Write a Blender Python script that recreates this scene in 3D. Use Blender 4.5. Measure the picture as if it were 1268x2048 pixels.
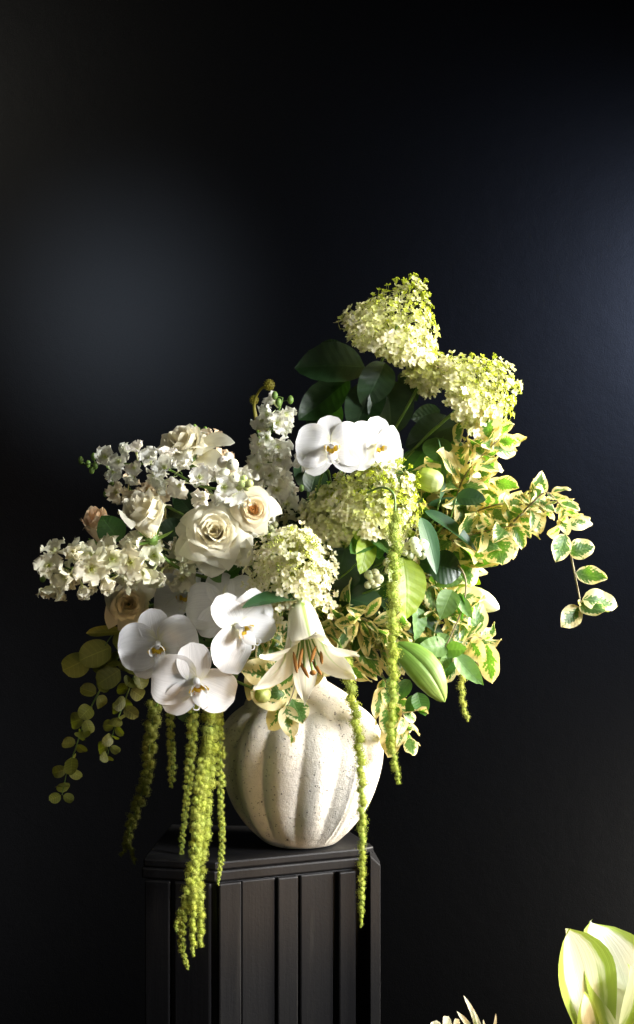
import bpy, math, random
from mathutils import Vector, Matrix
R = math.radians
random.seed(7)
rnd = random.random
def ru(a, b): return a + (b - a) * rnd()
for o in list(bpy.data.objects): bpy.data.objects.remove(o)
SC = bpy.context.scene
COL = SC.collection

# ------------------------------------------------------------------ camera
CAMY, CAMZ, FPX = -2.2, 1.525, 2933.0
cd = bpy.data.cameras.new('camera'); cam = bpy.data.objects.new('camera', cd); COL.objects.link(cam)
cam.location = (0, CAMY, CAMZ); cam.rotation_euler = (R(90), 0, 0)
cd.sensor_fit = 'VERTICAL'; cd.sensor_height = 36; cd.lens = 36 * FPX / 2048
cd.clip_start = .05; cd.clip_end = 60
SC.camera = cam

# ------------------------------------------------------------------ world + lamps (a dim room, a window to the right)
wd = bpy.data.worlds.new('World'); SC.world = wd; wd.use_nodes = True
bgn = wd.node_tree.nodes['Background']; bgn.inputs[0].default_value = (.55, .58, .7, 1); bgn.inputs[1].default_value = .012
def aim(o, tgt):
    d = Vector(tgt) - o.location; o.rotation_euler = d.to_track_quat('-Z', 'Y').to_euler()
def area(name, loc, tgt, sx, sy, power, col, spread=180):
    l = bpy.data.lights.new(name, 'AREA'); l.shape = 'RECTANGLE'; l.size = sx; l.size_y = sy; l.energy = power; l.color = col; l.spread = R(spread)
    o = bpy.data.objects.new(name, l); COL.objects.link(o); o.location = loc; aim(o, tgt); return o
def spot(name, loc, tgt, ang, blend, power, col, rad):
    l = bpy.data.lights.new(name, 'SPOT'); l.spot_size = R(ang); l.spot_blend = blend; l.energy = power; l.color = col; l.shadow_soft_size = rad
    o = bpy.data.objects.new(name, l); COL.objects.link(o); o.location = loc; aim(o, tgt); return o
area('window_light', (1.95, .20, 1.98), (.02, .06, 1.34), .75, .95, 31, (1, .94, .81), 58)
area('window_sky_light', (1.80, -.95, 2.05), (.04, .05, 1.36), .6, .7, 7.2, (.96, .97, 1), 36)
area('floor_glow_light', (1.0, -1.0, .55), (-.0, .02, 1.10), .4, .3, .55, (1, .66, .36), 30)
area('room_light', (-.7, -1.9, 2.1), (-.15, .1, 1.3), .7, .7, .30, (1, .93, .80), 38)
spot('window_patch_light', (1.6, -.7, 1.9), (.42, -.33, .74), 36, .6, 95, (1, .97, .9), .05)
spot('wall_reflection_light', (-.66, -.05, 2.12), (-.54, 1.7, 2.05), 24, 1, 96, (.70, .83, 1), .22)
spot('wall_side_light', (1.32, 1.27, 2.12), (1.1, 1.7, 1.92), 160, 1, 56, (.56, .68, 1), .1)
spot('wall_low_light', (1.5, 1.2, .38), (1.0, 1.7, .5), 130, 1, 24, (1, .95, .84), .12)
spot('wall_corner_light', (-1.3, 1.0, 2.75), (-.9, 1.7, 2.7), 120, 1, 9, (1, .95, .8), .15)
SC.view_settings.view_transform = 'Standard'; SC.view_settings.look = 'None'
SC.view_settings.exposure = 0; SC.view_settings.gamma = 1
SC.render.engine = 'CYCLES'
SC.cycles.max_bounces = 8; SC.cycles.transmission_bounces = 6; SC.cycles.transparent_max_bounces = 6

# ------------------------------------------------------------------ places
YV = .13                       # depth of the vase axis; d is measured from it, towards the wall
def sc(d): return (YV + d - CAMY) / FPX
def W(px, py, d=0.0):
    s = sc(d); return Vector(((px - 634) * s, YV + d, CAMZ - (py - 1024) * s))
def D3(x, y, z): return Vector((x, y, z)).normalized()

# ------------------------------------------------------------------ mesh helpers
def mesh(name, V, F, mats, uv=None, mi=None, smooth=True):
    me = bpy.data.meshes.new(name); me.from_pydata([tuple(v) for v in V], [], F)
    for m in (mats if isinstance(mats, (list, tuple)) else [mats]): me.materials.append(m)
    if smooth: me.polygons.foreach_set('use_smooth', [True] * len(F))
    if mi: me.polygons.foreach_set('material_index', mi)
    if uv:
        l = me.uv_layers.new(name='UVMap'); idx = [0] * len(me.loops); me.loops.foreach_get('vertex_index', idx)
        flat = []
        for i in idx: flat += [uv[i][0], uv[i][1]]
        l.data.foreach_set('uv', flat)
    me.update(); return me
class MB:
    def __init__(s): s.V, s.F, s.U, s.M = [], [], [], []
    def grid(s, nu, nv, f, m=0):
        b = len(s.V)
        for j in range(nv + 1):
            for i in range(nu + 1):
                u = -1 + 2 * i / nu; v = j / nv; s.V.append(f(u, v)); s.U.append((u, v))
        for j in range(nv):
            for i in range(nu):
                a = b + j * (nu + 1) + i; s.F.append((a, a + 1, a + nu + 2, a + nu + 1)); s.M.append(m)
        return s
    def tube(s, P, rad, n=6, m=0, caps=True):
        b = len(s.V); N = len(P)
        up = Vector((0, 0, 1))
        for k in range(N):
            t = (P[min(k + 1, N - 1)] - P[max(k - 1, 0)]).normalized()
            if k == 0:
                a = t.orthogonal().normalized()
            else:
                a = (a - t * a.dot(t)).normalized()
            c = t.cross(a); r = rad[k] if isinstance(rad, (list, tuple)) else rad
            for i in range(n):
                g = 2 * math.pi * i / n; s.V.append(P[k] + (a * math.cos(g) + c * math.sin(g)) * r); s.U.append((2 * i / n - 1, k / max(1, N - 1)))
        for k in range(N - 1):
            for i in range(n):
                j = (i + 1) % n; s.F.append((b + k * n + i, b + k * n + j, b + (k + 1) * n + j, b + (k + 1) * n + i)); s.M.append(m)
        if caps:
            s.F.append(tuple(b + i for i in range(n))[::-1]); s.M.append(m)
            s.F.append(tuple(b + (N - 1) * n + i for i in range(n))); s.M.append(m)
        return s
    def ball(s, c, r, nu=8, nv=5, m=0, sq=(1, 1, 1)):
        c = Vector(c); b = len(s.V); s.V.append(c - Vector((0, 0, r * sq[2]))); s.U.append((0, 0))
        for j in range(1, nv):
            a = math.pi * j / nv
            for i in range(nu):
                g = 2 * math.pi * i / nu
                s.V.append(c + Vector((math.sin(a) * math.cos(g) * r * sq[0], math.sin(a) * math.sin(g) * r * sq[1], -math.cos(a) * r * sq[2]))); s.U.append((2 * i / nu - 1, j / nv))
        s.V.append(c + Vector((0, 0, r * sq[2]))); s.U.append((0, 1)); T = len(s.V) - 1
        for i in range(nu):
            k = (i + 1) % nu
            s.F.append((b, b + 1 + k, b + 1 + i)); s.M.append(m)
            for j in range(nv - 2):
                p = b + 1 + j * nu; s.F.append((p + i, p + k, p + nu + k, p + nu + i)); s.M.append(m)
            p = b + 1 + (nv - 2) * nu; s.F.append((p + i, p + k, T)); s.M.append(m)
        return s
    def octa(s, c, r, d=None, m=0):
        b = len(s.V); c = Vector(c); d = d or Vector((0, 0, 1)); a = d.orthogonal().normalized(); e = d.cross(a)
        for p in (c + a * r, c + e * r, c - a * r, c - e * r, c + d * r * 1.7, c - d * r): s.V.append(p); s.U.append((0, 0))
        for i in range(4):
            k = (i + 1) % 4; s.F.append((b + i, b + k, b + 4)); s.F.append((b + k, b + i, b + 5)); s.M += [m, m]
        return s
    def add(s, other, M, m=0):
        b = len(s.V); s.V += [M @ Vector(v) for v in other.V]; s.U += other.U
        s.F += [tuple(b + i for i in f) for f in other.F]; s.M += [x + m for x in other.M]; return s
    def make(s, name, mats, smooth=True): return mesh(name, s.V, s.F, mats, s.U, s.M, smooth)
def spline(P, n=6):
    P = [Vector(p) for p in P]
    if len(P) == 2: return [P[0].lerp(P[1], i / n) for i in range(n + 1)]
    Q = [2 * P[0] - P[1]] + P + [2 * P[-1] - P[-2]]; out = []
    for k in range(1, len(Q) - 2):
        a, b, c, d = Q[k - 1:k + 3]
        for i in range(n):
            t = i / n; out.append(.5 * ((2 * b) + (c - a) * t + (2 * a - 5 * b + 4 * c - d) * t * t + (3 * b - a - 3 * c + d) * t ** 3))
    out.append(P[-1]); return out
def walk(P, step):
    """points every step along a polyline with tangents"""
    out = []; acc = 0; nxt = 0
    for a, b in zip(P, P[1:]):
        L = (b - a).length
        if L < 1e-9: continue
        while nxt <= acc + L:
            t = (nxt - acc) / L; out.append((a.lerp(b, t), (b - a).normalized())); nxt += step
        acc += L
    return out
def plen(P): return sum((b - a).length for a, b in zip(P, P[1:]))
def blade(wf, nu, nv, L=1, cup=0, bend=0, ruffle=0, rn=5, ph=0, fold=0, twist=0, notch=0, wav=0):
    """petal / leaf sheet: base at the origin, runs along +Y, faces +Z"""
    ys, zs = [0], [0]
    for j in range(nv):
        a = bend * ((j + .5) / nv); ys.append(ys[-1] + math.cos(a) / nv); zs.append(zs[-1] + math.sin(a) / nv)
    def f(u, v):
        j = round(v * nv); w = wf(v); a = bend * v
        x = u * w; h = cup * (x * x) + fold * abs(x) + ruffle * v * abs(u) * math.sin(rn * v * 6.28 + ph + (1.7 if u > 0 else 0)) + wav * math.sin(7 * v + ph) * .5
        tw = twist * v; ex = 0
        if notch: ex = -notch * (1 - min(1, abs(u) * 2.2)) * max(0, v - .8) * 5 + .06 * math.sin(u * 9 + ph) * max(0, v - .7) * 2 * notch * 4
        y = ys[j] - math.sin(a) * h + ex; z = zs[j] + math.cos(a) * h
        x2 = x * math.cos(tw) - (z - zs[j]) * math.sin(tw); z2 = zs[j] + (z - zs[j]) * math.cos(tw) + x * math.sin(tw)
        return Vector((x2 * L, y * L, z2 * L))
    return MB().grid(nu, nv, f)
def wpow(Wd, a, b):
    m = (a / (a + b)) ** a * (b / (a + b)) ** b
    return lambda v: Wd * (max(v, .0008) ** a) * (max(1 - v, .0008) ** b) / m

# ------------------------------------------------------------------ objects
WM = {}
def put(me, name, parent=None, M=None, color=None, label=None, kind=None):
    o = bpy.data.objects.new(name, me); COL.objects.link(o); M = M or Matrix.Identity(4)
    if parent is not None:
        o.parent = parent; o.matrix_basis = WM[parent.name].inverted() @ M
    else: o.matrix_basis = M
    WM[o.name] = M
    if color: o.color = (*color, 1)
    if label: o['label'] = label
    if kind: o['kind'] = kind
    return o
def thing(name, label, cat, loc, group=None):
    o = bpy.data.objects.new(name, None); COL.objects.link(o); o.empty_display_size = .01
    M = Matrix.Translation(loc); o.matrix_basis = M; WM[o.name] = M
    o['label'] = label; o['category'] = cat
    if group: o['group'] = group
    return o
def frame(p, z, y=None, roll=0, s=1, sx=None):
    """matrix with local +Z along z and local +Y as near y as can be"""
    z = Vector(z).normalized(); y = Vector(y or (0, 0, 1)); y = y - z * y.dot(z)
    if y.length < 1e-4: y = z.orthogonal()
    y.normalize(); x = y.cross(z)
    M = Matrix((x, y, z)).transposed().to_4x4() @ Matrix.Rotation(roll, 4, 'Z')
    return Matrix.Translation(p) @ M @ Matrix.Diagonal((sx or s, s, s, 1))
def stick(a, b, normal, width=1, s=None):
    """matrix for a blade from a to b (local +Y), facing normal, width factor"""
    y = Vector(b) - Vector(a); L = y.length; y.normalize(); z = Vector(normal); z = (z - y * z.dot(y)).normalized(); x = y.cross(z)
    k = L
    M = Matrix((x * (width or 1) * k, y * k, z * k)).transposed().to_4x4(); M.translation = a; return M

# ------------------------------------------------------------------ materials
def newmat(name):
    m = bpy.data.materials.new(name); m.use_nodes = True; nt = m.node_tree; nt.nodes.clear(); return m, nt, nt.nodes, nt.links
class N:
    def __init__(s, name): s.m, s.nt, s.n, s.l = newmat(name)
    def new(s, t, **k):
        x = s.n.new(t)
        for a, b in k.items(): setattr(x, a, b)
        return x
    def val(s, v):
        x = s.new('ShaderNodeValue'); x.outputs[0].default_value = v; return x.outputs[0]
    def put(s, sock, v):
        if hasattr(v, 'type') and hasattr(v, 'is_output'): s.l.new(v, sock)
        elif isinstance(v, (tuple, list)): sock.default_value = (*v, 1) if len(v) == 3 and sock.type == 'RGBA' else v
        else: sock.default_value = v
    def math(s, op, a, b=0, c=0):
        x = s.new('ShaderNodeMath', operation=op); s.put(x.inputs[0], a); s.put(x.inputs[1], b); s.put(x.inputs[2], c); return x.outputs[0]
    def mix(s, f, a, b, blend='MIX'):
        x = s.new('ShaderNodeMix', data_type='RGBA', blend_type=blend); s.put(x.inputs[0], f); s.put(x.inputs[6], a); s.put(x.inputs[7], b); return x.outputs[2]
    def step(s, v, a, b):
        x = s.new('ShaderNodeMapRange', interpolation_type='SMOOTHSTEP'); s.put(x.inputs[0], v); x.inputs[1].default_value = a; x.inputs[2].default_value = b; return x.outputs[0]
    def noise(s, vec, scale, detail=3, rough=.5):
        x = s.new('ShaderNodeTexNoise'); s.l.new(vec, x.inputs['Vector']); x.inputs['Scale'].default_value = scale; x.inputs['Detail'].default_value = detail; x.inputs['Roughness'].default_value = rough; return x.outputs['Fac']
    def uv(s, ku=1, kv=1, rand=True):
        tc = s.new('ShaderNodeTexCoord'); sp = s.new('ShaderNodeSeparateXYZ'); s.l.new(tc.outputs['UV'], sp.inputs[0])
        s.tc = tc; s.oi = s.new('ShaderNodeObjectInfo'); s.u, s.v = sp.outputs[0], sp.outputs[1]; s.au = s.math('ABSOLUTE', s.u)
        return s.u, s.v
    def uvec(s, ku, kv):
        c = s.new('ShaderNodeCombineXYZ'); s.l.new(s.math('MULTIPLY', s.u, ku), c.inputs[0]); s.l.new(s.math('MULTIPLY', s.v, kv), c.inputs[1]); s.l.new(s.math('MULTIPLY', s.oi.outputs['Random'], 37), c.inputs[2]); return c.outputs[0]
    def finish(s, col, rough=.5, trans=.25, tcol=None, bump=None, bstr=.3, bdist=.001, spec=.4, sheen=0):
        p = s.new('ShaderNodeBsdfPrincipled'); s.put(p.inputs['Base Color'], col); s.put(p.inputs['Roughness'], rough); p.inputs['Specular IOR Level'].default_value = spec
        p.inputs['Sheen Weight'].default_value = sheen
        out = s.new('ShaderNodeOutputMaterial'); sh = p.outputs[0]
        b = None
        if bump is not None:
            b = s.new('ShaderNodeBump'); b.inputs['Strength'].default_value = bstr; b.inputs['Distance'].default_value = bdist; s.put(b.inputs['Height'], bump); s.l.new(b.outputs[0], p.inputs['Normal'])
        if trans > 0:
            t = s.new('ShaderNodeBsdfTranslucent'); s.put(t.inputs[0], tcol if tcol is not None else col)
            if b: s.l.new(b.outputs[0], t.inputs['Normal'])
            mx = s.new('ShaderNodeMixShader'); mx.inputs[0].default_value = trans; s.l.new(p.outputs[0], mx.inputs[1]); s.l.new(t.outputs[0], mx.inputs[2]); sh = mx.outputs[0]
        s.l.new(sh, out.inputs[0]); return s.m
def petal_mat(name, c0, c1, v0=.1, v1=.6, trans=.3, vein=.06, rough=.55, fr=30, bstr=.25, ragged=False):
    n = N(name); n.uv(); f = n.noise(n.uvec(fr * .35, 1.2), 1, 4, .6); g = n.noise(n.uvec(2, 3), 1.5, 2)
    t = n.step(n.math('ADD', n.v, n.math('MULTIPLY', n.math('SUBTRACT', g, .5), .4)), v0, v1)
    col = n.mix(t, c0, c1)
    col = n.mix(1.0, col, n.oi.outputs['Color'], 'MULTIPLY')
    k = n.math('ADD', 1 - vein, n.math('MULTIPLY', f, vein * 1.6))
    cmb = n.new('ShaderNodeCombineColor'); [n.l.new(k, cmb.inputs[i]) for i in range(3)]
    col = n.mix(1.0, col, cmb.outputs[0], 'MULTIPLY')
    return n.finish(col, rough, trans, None, f, bstr, .0008)
def leaf_mat(name, c_dark, c_light, trans=.25, rough=.42, nveins=8, tc=(1.6, 2.0, .5), veincol=1.5, bstr=.3):
    n = N(name); n.uv()
    sv = n.math('ADD', n.math('MULTIPLY', n.math('SUBTRACT', n.v, n.math('MULTIPLY', n.au, .16)), nveins), 0)
    fr = n.math('ABSOLUTE', n.math('SUBTRACT', n.math('FRACT', n.math('ADD', sv, 50)), .5))
    vein = n.math('SUBTRACT', 1, n.step(fr, 0, .10)); mid = n.math('SUBTRACT', 1, n.step(n.au, .015, .07))
    ln = n.math('MAXIMUM', n.math('MULTIPLY', vein, .55), mid)
    g = n.noise(n.uvec(3, 5), 1.3, 4, .6)
    col = n.mix(g, c_dark, c_light)
    col = n.mix(n.math('MULTIPLY', ln, .28), col, tuple(min(1, x * veincol + .01) for x in c_light))
    col = n.mix(1.0, col, n.oi.outputs['Color'], 'MULTIPLY')
    tcol = n.mix(1.0, col, tc, 'MULTIPLY')
    h = n.math('ADD', n.math('MULTIPLY', fr, .8), n.math('ADD', n.math('MULTIPLY', n.step(n.au, 0, .1), .5), n.math('MULTIPLY', g, .4)))
    return n.finish(col, rough, trans, tcol, h, bstr, .002, .5)
def varieg_mat(name):
    n = N(name); n.uv()
    sv = n.math('MULTIPLY', n.math('SUBTRACT', n.v, n.math('MULTIPLY', n.au, .3)), 7.5)
    fr = n.math('ABSOLUTE', n.math('SUBTRACT', n.math('FRACT', n.math('ADD', sv, n.math('ADD', 50, n.oi.outputs['Random']))), .5))
    g = n.noise(n.uvec(2.2, 5.5), 1, 5, .68); g2 = n.noise(n.uvec(5, 9), 1.5, 3)
    shift = n.math('MULTIPLY', n.math('SUBTRACT', n.oi.outputs['Random'], .5), .55)
    e = n.math('ADD', n.au, n.math('MULTIPLY', fr, .48)); e = n.math('ADD', e, n.math('MULTIPLY', n.math('SUBTRACT', g, .5), 1.9))
    e = n.math('ADD', e, n.math('MULTIPLY', n.math('POWER', n.math('ABSOLUTE', n.math('SUBTRACT', n.v, .42)), 2), 1.7)); e = n.math('ADD', e, shift)
    core = n.math('SUBTRACT', 1, n.step(e, .64, .69)); mid = n.math('MULTIPLY', n.math('SUBTRACT', 1, n.step(e, .42, .50)), n.step(g2, .42, .5))
    cream = n.mix(g2, (.84, .79, .46), (.76, .66, .30)); green = n.mix(mid, (.12, .22, .055), (.035, .095, .02))
    col = n.mix(core, cream, green)
    ml = n.math('SUBTRACT', 1, n.step(n.au, .01, .05)); col = n.mix(n.math('MULTIPLY', ml, .35), col, (.4, .45, .2))
    bn = n.noise(n.uvec(4, 7), .9, 4, .6); br = n.math('MULTIPLY', n.step(n.math('ADD', bn, n.math('MULTIPLY', n.au, .12)), .72, .80), .7); col = n.mix(br, col, (.30, .17, .05))
    tcol = n.mix(core, (.85, .68, .25), (.16, .38, .02))
    col = n.mix(1.0, col, n.oi.outputs['Color'], 'MULTIPLY')
    h = n.math('ADD', n.math('MULTIPLY', fr, .5), n.math('MULTIPLY', g, .6))
    return n.finish(col, .45, .42, tcol, h, .35, .002, .45)
def plain(name, c1, c2, scale=60, rough=.5, trans=0, tcol=None, bstr=.2, bdist=.001, spec=.4, obj=False, metallic=0):
    n = N(name); n.uv(); g = n.noise(n.tc.outputs['Object'], scale, 4, .6); col = n.mix(g, c1, c2)
    if obj: col = n.mix(1.0, col, n.oi.outputs['Color'], 'MULTIPLY')
    return n.finish(col, rough, trans, tcol, g, bstr, bdist, spec)
M_rose = petal_mat('rose_cream', (.86, .80, .55), (.88, .85, .69), .0, .55, .28, .05)
M_orchid = petal_mat('orchid_white', (.80, .78, .56), (.84, .83, .815), .0, .28, .30, .24, .5, 46, .55)
M_lark = petal_mat('larkspur_white', (.70, .74, .42), (.87, .86, .76), .0, .35, .38, .12, .5, 34, .5)
M_hyd = petal_mat('hydrangea_sepal', (.76, .77, .46), (.87, .86, .70), .0, .45, .35, .07, .55, 20)
M_lily = petal_mat('lily_white', (.66, .74, .30), (.88, .86, .74), .0, .35, .22, .07, .42, 26, .4)
M_lilygreen = petal_mat('lily_green', (.12, .23, .03), (.25, .36, .075), .2, 1, .12, .38, .48, 22, .8)
M_lilybud = petal_mat('lily_bud_pale', (.58, .66, .14), (.88, .87, .66), .2, .95, .3, .22, .4, 26, .4)
M_leaf = leaf_mat('leaf_dark', (.018, .05, .016), (.035, .085, .026))
M_leafmid = leaf_mat('leaf_mid', (.04, .11, .025), (.07, .16, .035), .3, .4, 9)
M_leaflime = leaf_mat('leaf_lime', (.20, .32, .02), (.32, .42, .03), .45, .4, 7, (1.2, 1.3, .3), .4)
M_leafgrey = leaf_mat('leaf_grey', (.10, .19, .055), (.15, .26, .08), .25, .5, 6, (1.3, 1.6, .5), 1.3)
M_lance = leaf_mat('leaf_lance', (.02, .065, .022), (.035, .10, .035), .2, .5, 0, (1.6, 2.2, .5), 1.3)
M_euca = leaf_mat('eucalyptus_leaf', (.20, .22, .035), (.28, .29, .055), .3, .55, 6, (1.3, 1.4, .35), 2.2)
M_var = varieg_mat('variegated_leaf')
M_stem = plain('stem_green', (.09, .17, .03), (.16, .26, .05), 80, .45)
M_twig = plain('twig_brown', (.16, .12, .07), (.28, .24, .12), 120, .6)
M_lime = plain('lime_bud', (.50, .56, .10), (.68, .70, .24), 300, .5, .25, (.5, .6, .1), obj=True)
M_amar = plain('amaranth_lime', (.37, .42, .06), (.46, .50, .12), 500, .65, .25, (.5, .6, .08), obj=True)
M_berry = plain('berry_white', (.80, .78, .60), (.86, .84, .70), 60, .32, .12, (.8, .8, .6), .05, obj=True)
M_dark = plain('calyx_dark', (.02, .015, .01), (.05, .035, .02), 200, .7)
M_yellow = plain('orchid_yellow', (.75, .48, .02), (.80, .60, .06), 300, .45, .15)
M_orange = plain('stamen_orange', (.50, .16, .03), (.62, .30, .06), 300, .6)
M_anther = plain('anther_brown', (.17, .065, .008), (.32, .14, .018), 400, .75)
def blackpaint():
    n = N('pedestal_black'); n.uv(); P = n.tc.outputs['Object']
    mp = n.new('ShaderNodeMapping'); n.l.new(P, mp.inputs[0]); mp.inputs['Scale'].default_value = (60, 60, 3)
    br = n.noise(mp.outputs[0], 1, 5, .65); big = n.noise(P, 7, 4, .6); f = n.noise(P, 220, 3, .7)
    col = n.mix(big, (.0045, .0046, .006), (.009, .0083, .0085)); col = n.mix(n.step(br, .56, .8), col, (.019, .0175, .0165)); col = n.mix(n.step(n.noise(P, 38, 5, .75), .66, .74), col, (.035, .032, .028))
    p = n.finish(col, .5, 0, None, n.math('ADD', br, n.math('MULTIPLY', f, .5)), .35, .0016, .22); return p
M_black = blackpaint()

def stoneware():
    n = N('speckled_stoneware'); n.uv(); P = n.tc.outputs['Object']
    big = n.noise(P, 9, 3); col = n.mix(big, (.66, .60, .51), (.74, .69, .59))
    vor = n.new('ShaderNodeTexVoronoi'); n.l.new(P, vor.inputs['Vector']); vor.inputs['Scale'].default_value = 260
    sz = n.noise(P, 140, 2); pit = n.math('SUBTRACT', 1, n.step(n.math('ADD', vor.outputs['Distance'], n.math('MULTIPLY', n.math('SUBTRACT', .60, sz), 2.2)), .12, .27))
    v2 = n.new('ShaderNodeTexVoronoi'); n.l.new(P, v2.inputs['Vector']); v2.inputs['Scale'].default_value = 620
    s2 = n.noise(P, 60, 2); pit2 = n.math('SUBTRACT', 1, n.step(n.math('ADD', v2.outputs['Distance'], n.math('MULTIPLY', n.math('SUBTRACT', .59, s2), 1.3)), .16, .34))
    sp = n.math('MAXIMUM', pit, n.math('MULTIPLY', pit2, .6))
    col = n.mix(n.math('MULTIPLY', sp, .8), col, (.10, .085, .07))
    gr = n.noise(P, 420, 4, .7); g2 = n.noise(P, 130, 3, .6)
    h = n.math('SUBTRACT', n.math('ADD', n.math('MULTIPLY', gr, .6), n.math('MULTIPLY', g2, .9)), n.math('MULTIPLY', sp, .8))
    return n.finish(col,   .8, 0, None, h, .9, .0024, .25)
M_vase = stoneware()
def wallmat():
    n = N('dark_wall_paint'); n.uv(); P = n.tc.outputs['Object']
    g = n.noise(P, 1.4, 4); col = n.mix(g, (.0085, .0086, .0095), (.011, .0112, .0122)); gr = n.noise(P, 260, 3, .7)
    col = n.mix(n.step(gr, .3, .75), col, (.016, .016, .018))
    return n.finish(col, .6, 0, None, n.math('ADD', gr, n.math('MULTIPLY', n.noise(P, 16, 4, .6), 2)), .3, .003, .25)
M_wall = wallmat()
M_floor = plain('dark_floor', (.02, .018, .016), (.035, .03, .027), 4, .6)

# ------------------------------------------------------------------ setting
def box(mb, x0, x1, y0, y1, z0, z1):
    b = len(mb.V)
    for z in (z0, z1):
        for x, y in ((x0, y0), (x1, y0), (x1, y1), (x0, y1)): mb.V.append(Vector((x, y, z))); mb.U.append((0, 0))
    for f in ((3, 2, 1, 0), (4, 5, 6, 7), (0, 1, 5, 4), (1, 2, 6, 5), (2, 3, 7, 6), (3, 0, 4, 7)): mb.F.append(tuple(b + i for i in f)); mb.M.append(0)
def bevel(o, w=.002, seg=2):
    m = o.modifiers.new('bevel', 'BEVEL'); m.width = w; m.segments = seg; m.limit_method = 'ANGLE'; m.angle_limit = R(35)
mb = MB(); box(mb, -3, 3.2, 1.7, 1.8, -.02, 3.4); put(mb.make('wall', M_wall, False), 'wall', kind='structure')
mb = MB(); box(mb, -3, 3.2, -3, 1.698, -.05, 0); put(mb.make('floor', M_floor, False), 'floor', kind='structure')

# ------------------------------------------------------------------ pedestal
TOP = 1.0
def prism(mb, P, z0, z1):
    b = len(mb.V); n = len(P)
    for z in (z0, z1):
        for x, y in P: mb.V.append(Vector((x, y, z))); mb.U.append((0, 0))
    mb.F.append(tuple(b + i for i in range(n))[::-1]); mb.M.append(0)
    mb.F.append(tuple(b + n + i for i in range(n))); mb.M.append(0)
    for i in range(n): k = (i + 1) % n; mb.F.append((b + i, b + k, b + n + k, b + n + i)); mb.M.append(0)
A, B, C, Dp, E, Fp = (-.268, .02), (-.154, -.005), (.074, .088), (.094, .105), (.048, .245), (-.25, .27)
plan = [A, B, C, Dp, E, Fp]
cx, cy = -.09, .13
def inset(P, k): return [(cx + (x - cx) * k, cy + (y - cy) * k) for x, y in P]
ped = thing('pedestal', 'black painted wooden pedestal with fluted sides under the ribbed stone vase', 'pedestal', (cx, cy, 0))
for nm, k, z0, z1 in (('top_board', .975, TOP - .013, TOP), ('moulding', .99, TOP - .030, TOP - .0135), ('body', .945, .07, TOP - .0305), ('plinth', 1.03, 0, .0695)):
    mb = MB(); prism(mb, inset(plan, k), z0, z1); o = put(mb.make(nm, M_black, False), nm, ped); bevel(o, .003 if nm != 'body' else .002)
def on_face(px, a, b):
    """where the sight line through column px meets the face a-b in plan"""
    k = (px - 634) / FPX; ax, ay = a; dx, dy = b[0] - ax, b[1] - ay
    t = (k * (ay - CAMY) - ax) / (dx - k * dy); return Vector((ax + dx * t, ay + dy * t, 0))
body = inset(plan, .945)
def slats(cols, a, b, proud):
    nrm = Vector((b[1] - a[1], -(b[0] - a[0]), 0)).normalized()
    for (x0, x1), pr in zip(cols, proud):
        if x0 is None: continue
        p, q = on_face(x0, a, b), on_face(x1, a, b)
        mb = MB(); P = [p - nrm * -.0005, q - nrm * -.0005, q + nrm * pr, p + nrm * pr]
        P = [(v.x, v.y) for v in (P[3], P[2], P[1], P[0])]
        prism(mb, P, .071, TOP - .0315); o = put(mb.make('slat', M_black, False), 'slat', ped); bevel(o, .0025)
slats([(293, 343), (352, 424)], body[0], body[1], [.010, .010])
slats([(434, 479), (481, 548), (551, 592), (598, 664), (672, 706)], body[1], body[2], [.010, .005, .010, .006, .013])
mb = MB(); prism(mb, [(.082, .066), (.0985, .072), (.0985, .10), (.084, .17)], .071, TOP - .006)
for v in mb.V:
    if v.z > .5: v.z -= (v.x - .082) * 1.0
o = put(mb.make('corner_post', M_black, False), 'corner_post', ped); bevel(o, .0015)

# ------------------------------------------------------------------ vase
VX = W(602, 1500, 0).x; S0 = sc(0)
vase = thing('ribbed_vase', 'round cream stoneware vase with deep ribs and dark speckles on the black pedestal', 'vase', (VX, YV, TOP))
prof = [(1686, 60), (1684, 68), (1678, 77), (1668, 88), (1652, 104), (1630, 121), (1600, 138), (1565, 151), (1530, 159.5), (1495, 162), (1464, 156), (1438, 141), (1418, 119), (1402, 94), (1388, 72), (1372, 56), (1354, 47), (1330, 42), (1305, 41), (1290, 45), (1284, 48)]
pp = spline([Vector((r, 0, z)) for z, r in prof], 5)
def vr(r, zpx, th):
    tw = (1500 - zpx) / 200.0
    th0 = th - R(-10) * max(0, -0) - R(9) * math.sin(max(-1, min(1, tw)))
    k = 13; x = (th0 + R(75)) * k / 2
    g = 1 - abs(math.cos(x)) ** .95
    amp = .078 * min(1, max(0, (1688 - zpx) / 60)) * min(1, max(.15, (zpx - 1330) / 90))
    rr = r * (1 - amp * g)
    c = th0 + R(49)                      # one sharp raised lip between two lobes, right of the middle
    c = (c + math.pi) % (2 * math.pi) - math.pi
    c -= R(27) * max(0, min(1.2, (1500 - zpx) / 100)) ** 1.4 - R(9) * math.sin(max(-1, min(1, tw))) * (zpx < 1500)
    e = min(1, max(0, (1680 - zpx) / 60)) * min(1, max(0, (zpx - 1375) / 50))
    rr += r * e * (-.0 + .045 * math.exp(-(c / R(1.6)) ** 2) - .075 * math.exp(-((c - R(4)) / R(3.0)) ** 2))
    return rr
NS = 260; V = []; F = []
for p in pp:
    for i in range(NS):
        th = 2 * math.pi * i / NS; r = vr(p.x * 1.03, p.z, th) * S0
        V.append(Vector((VX + r * math.cos(th), YV + r * math.sin(th), TOP + .0008 + (1686 - p.z) * S0)))
for j in range(len(pp) - 1):
    for i in range(NS):
        k = (i + 1) % NS; F.append((j * NS + i, j * NS + k, (j + 1) * NS + k, (j + 1) * NS + i))
F.append(tuple(range(NS))[::-1])
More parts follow.
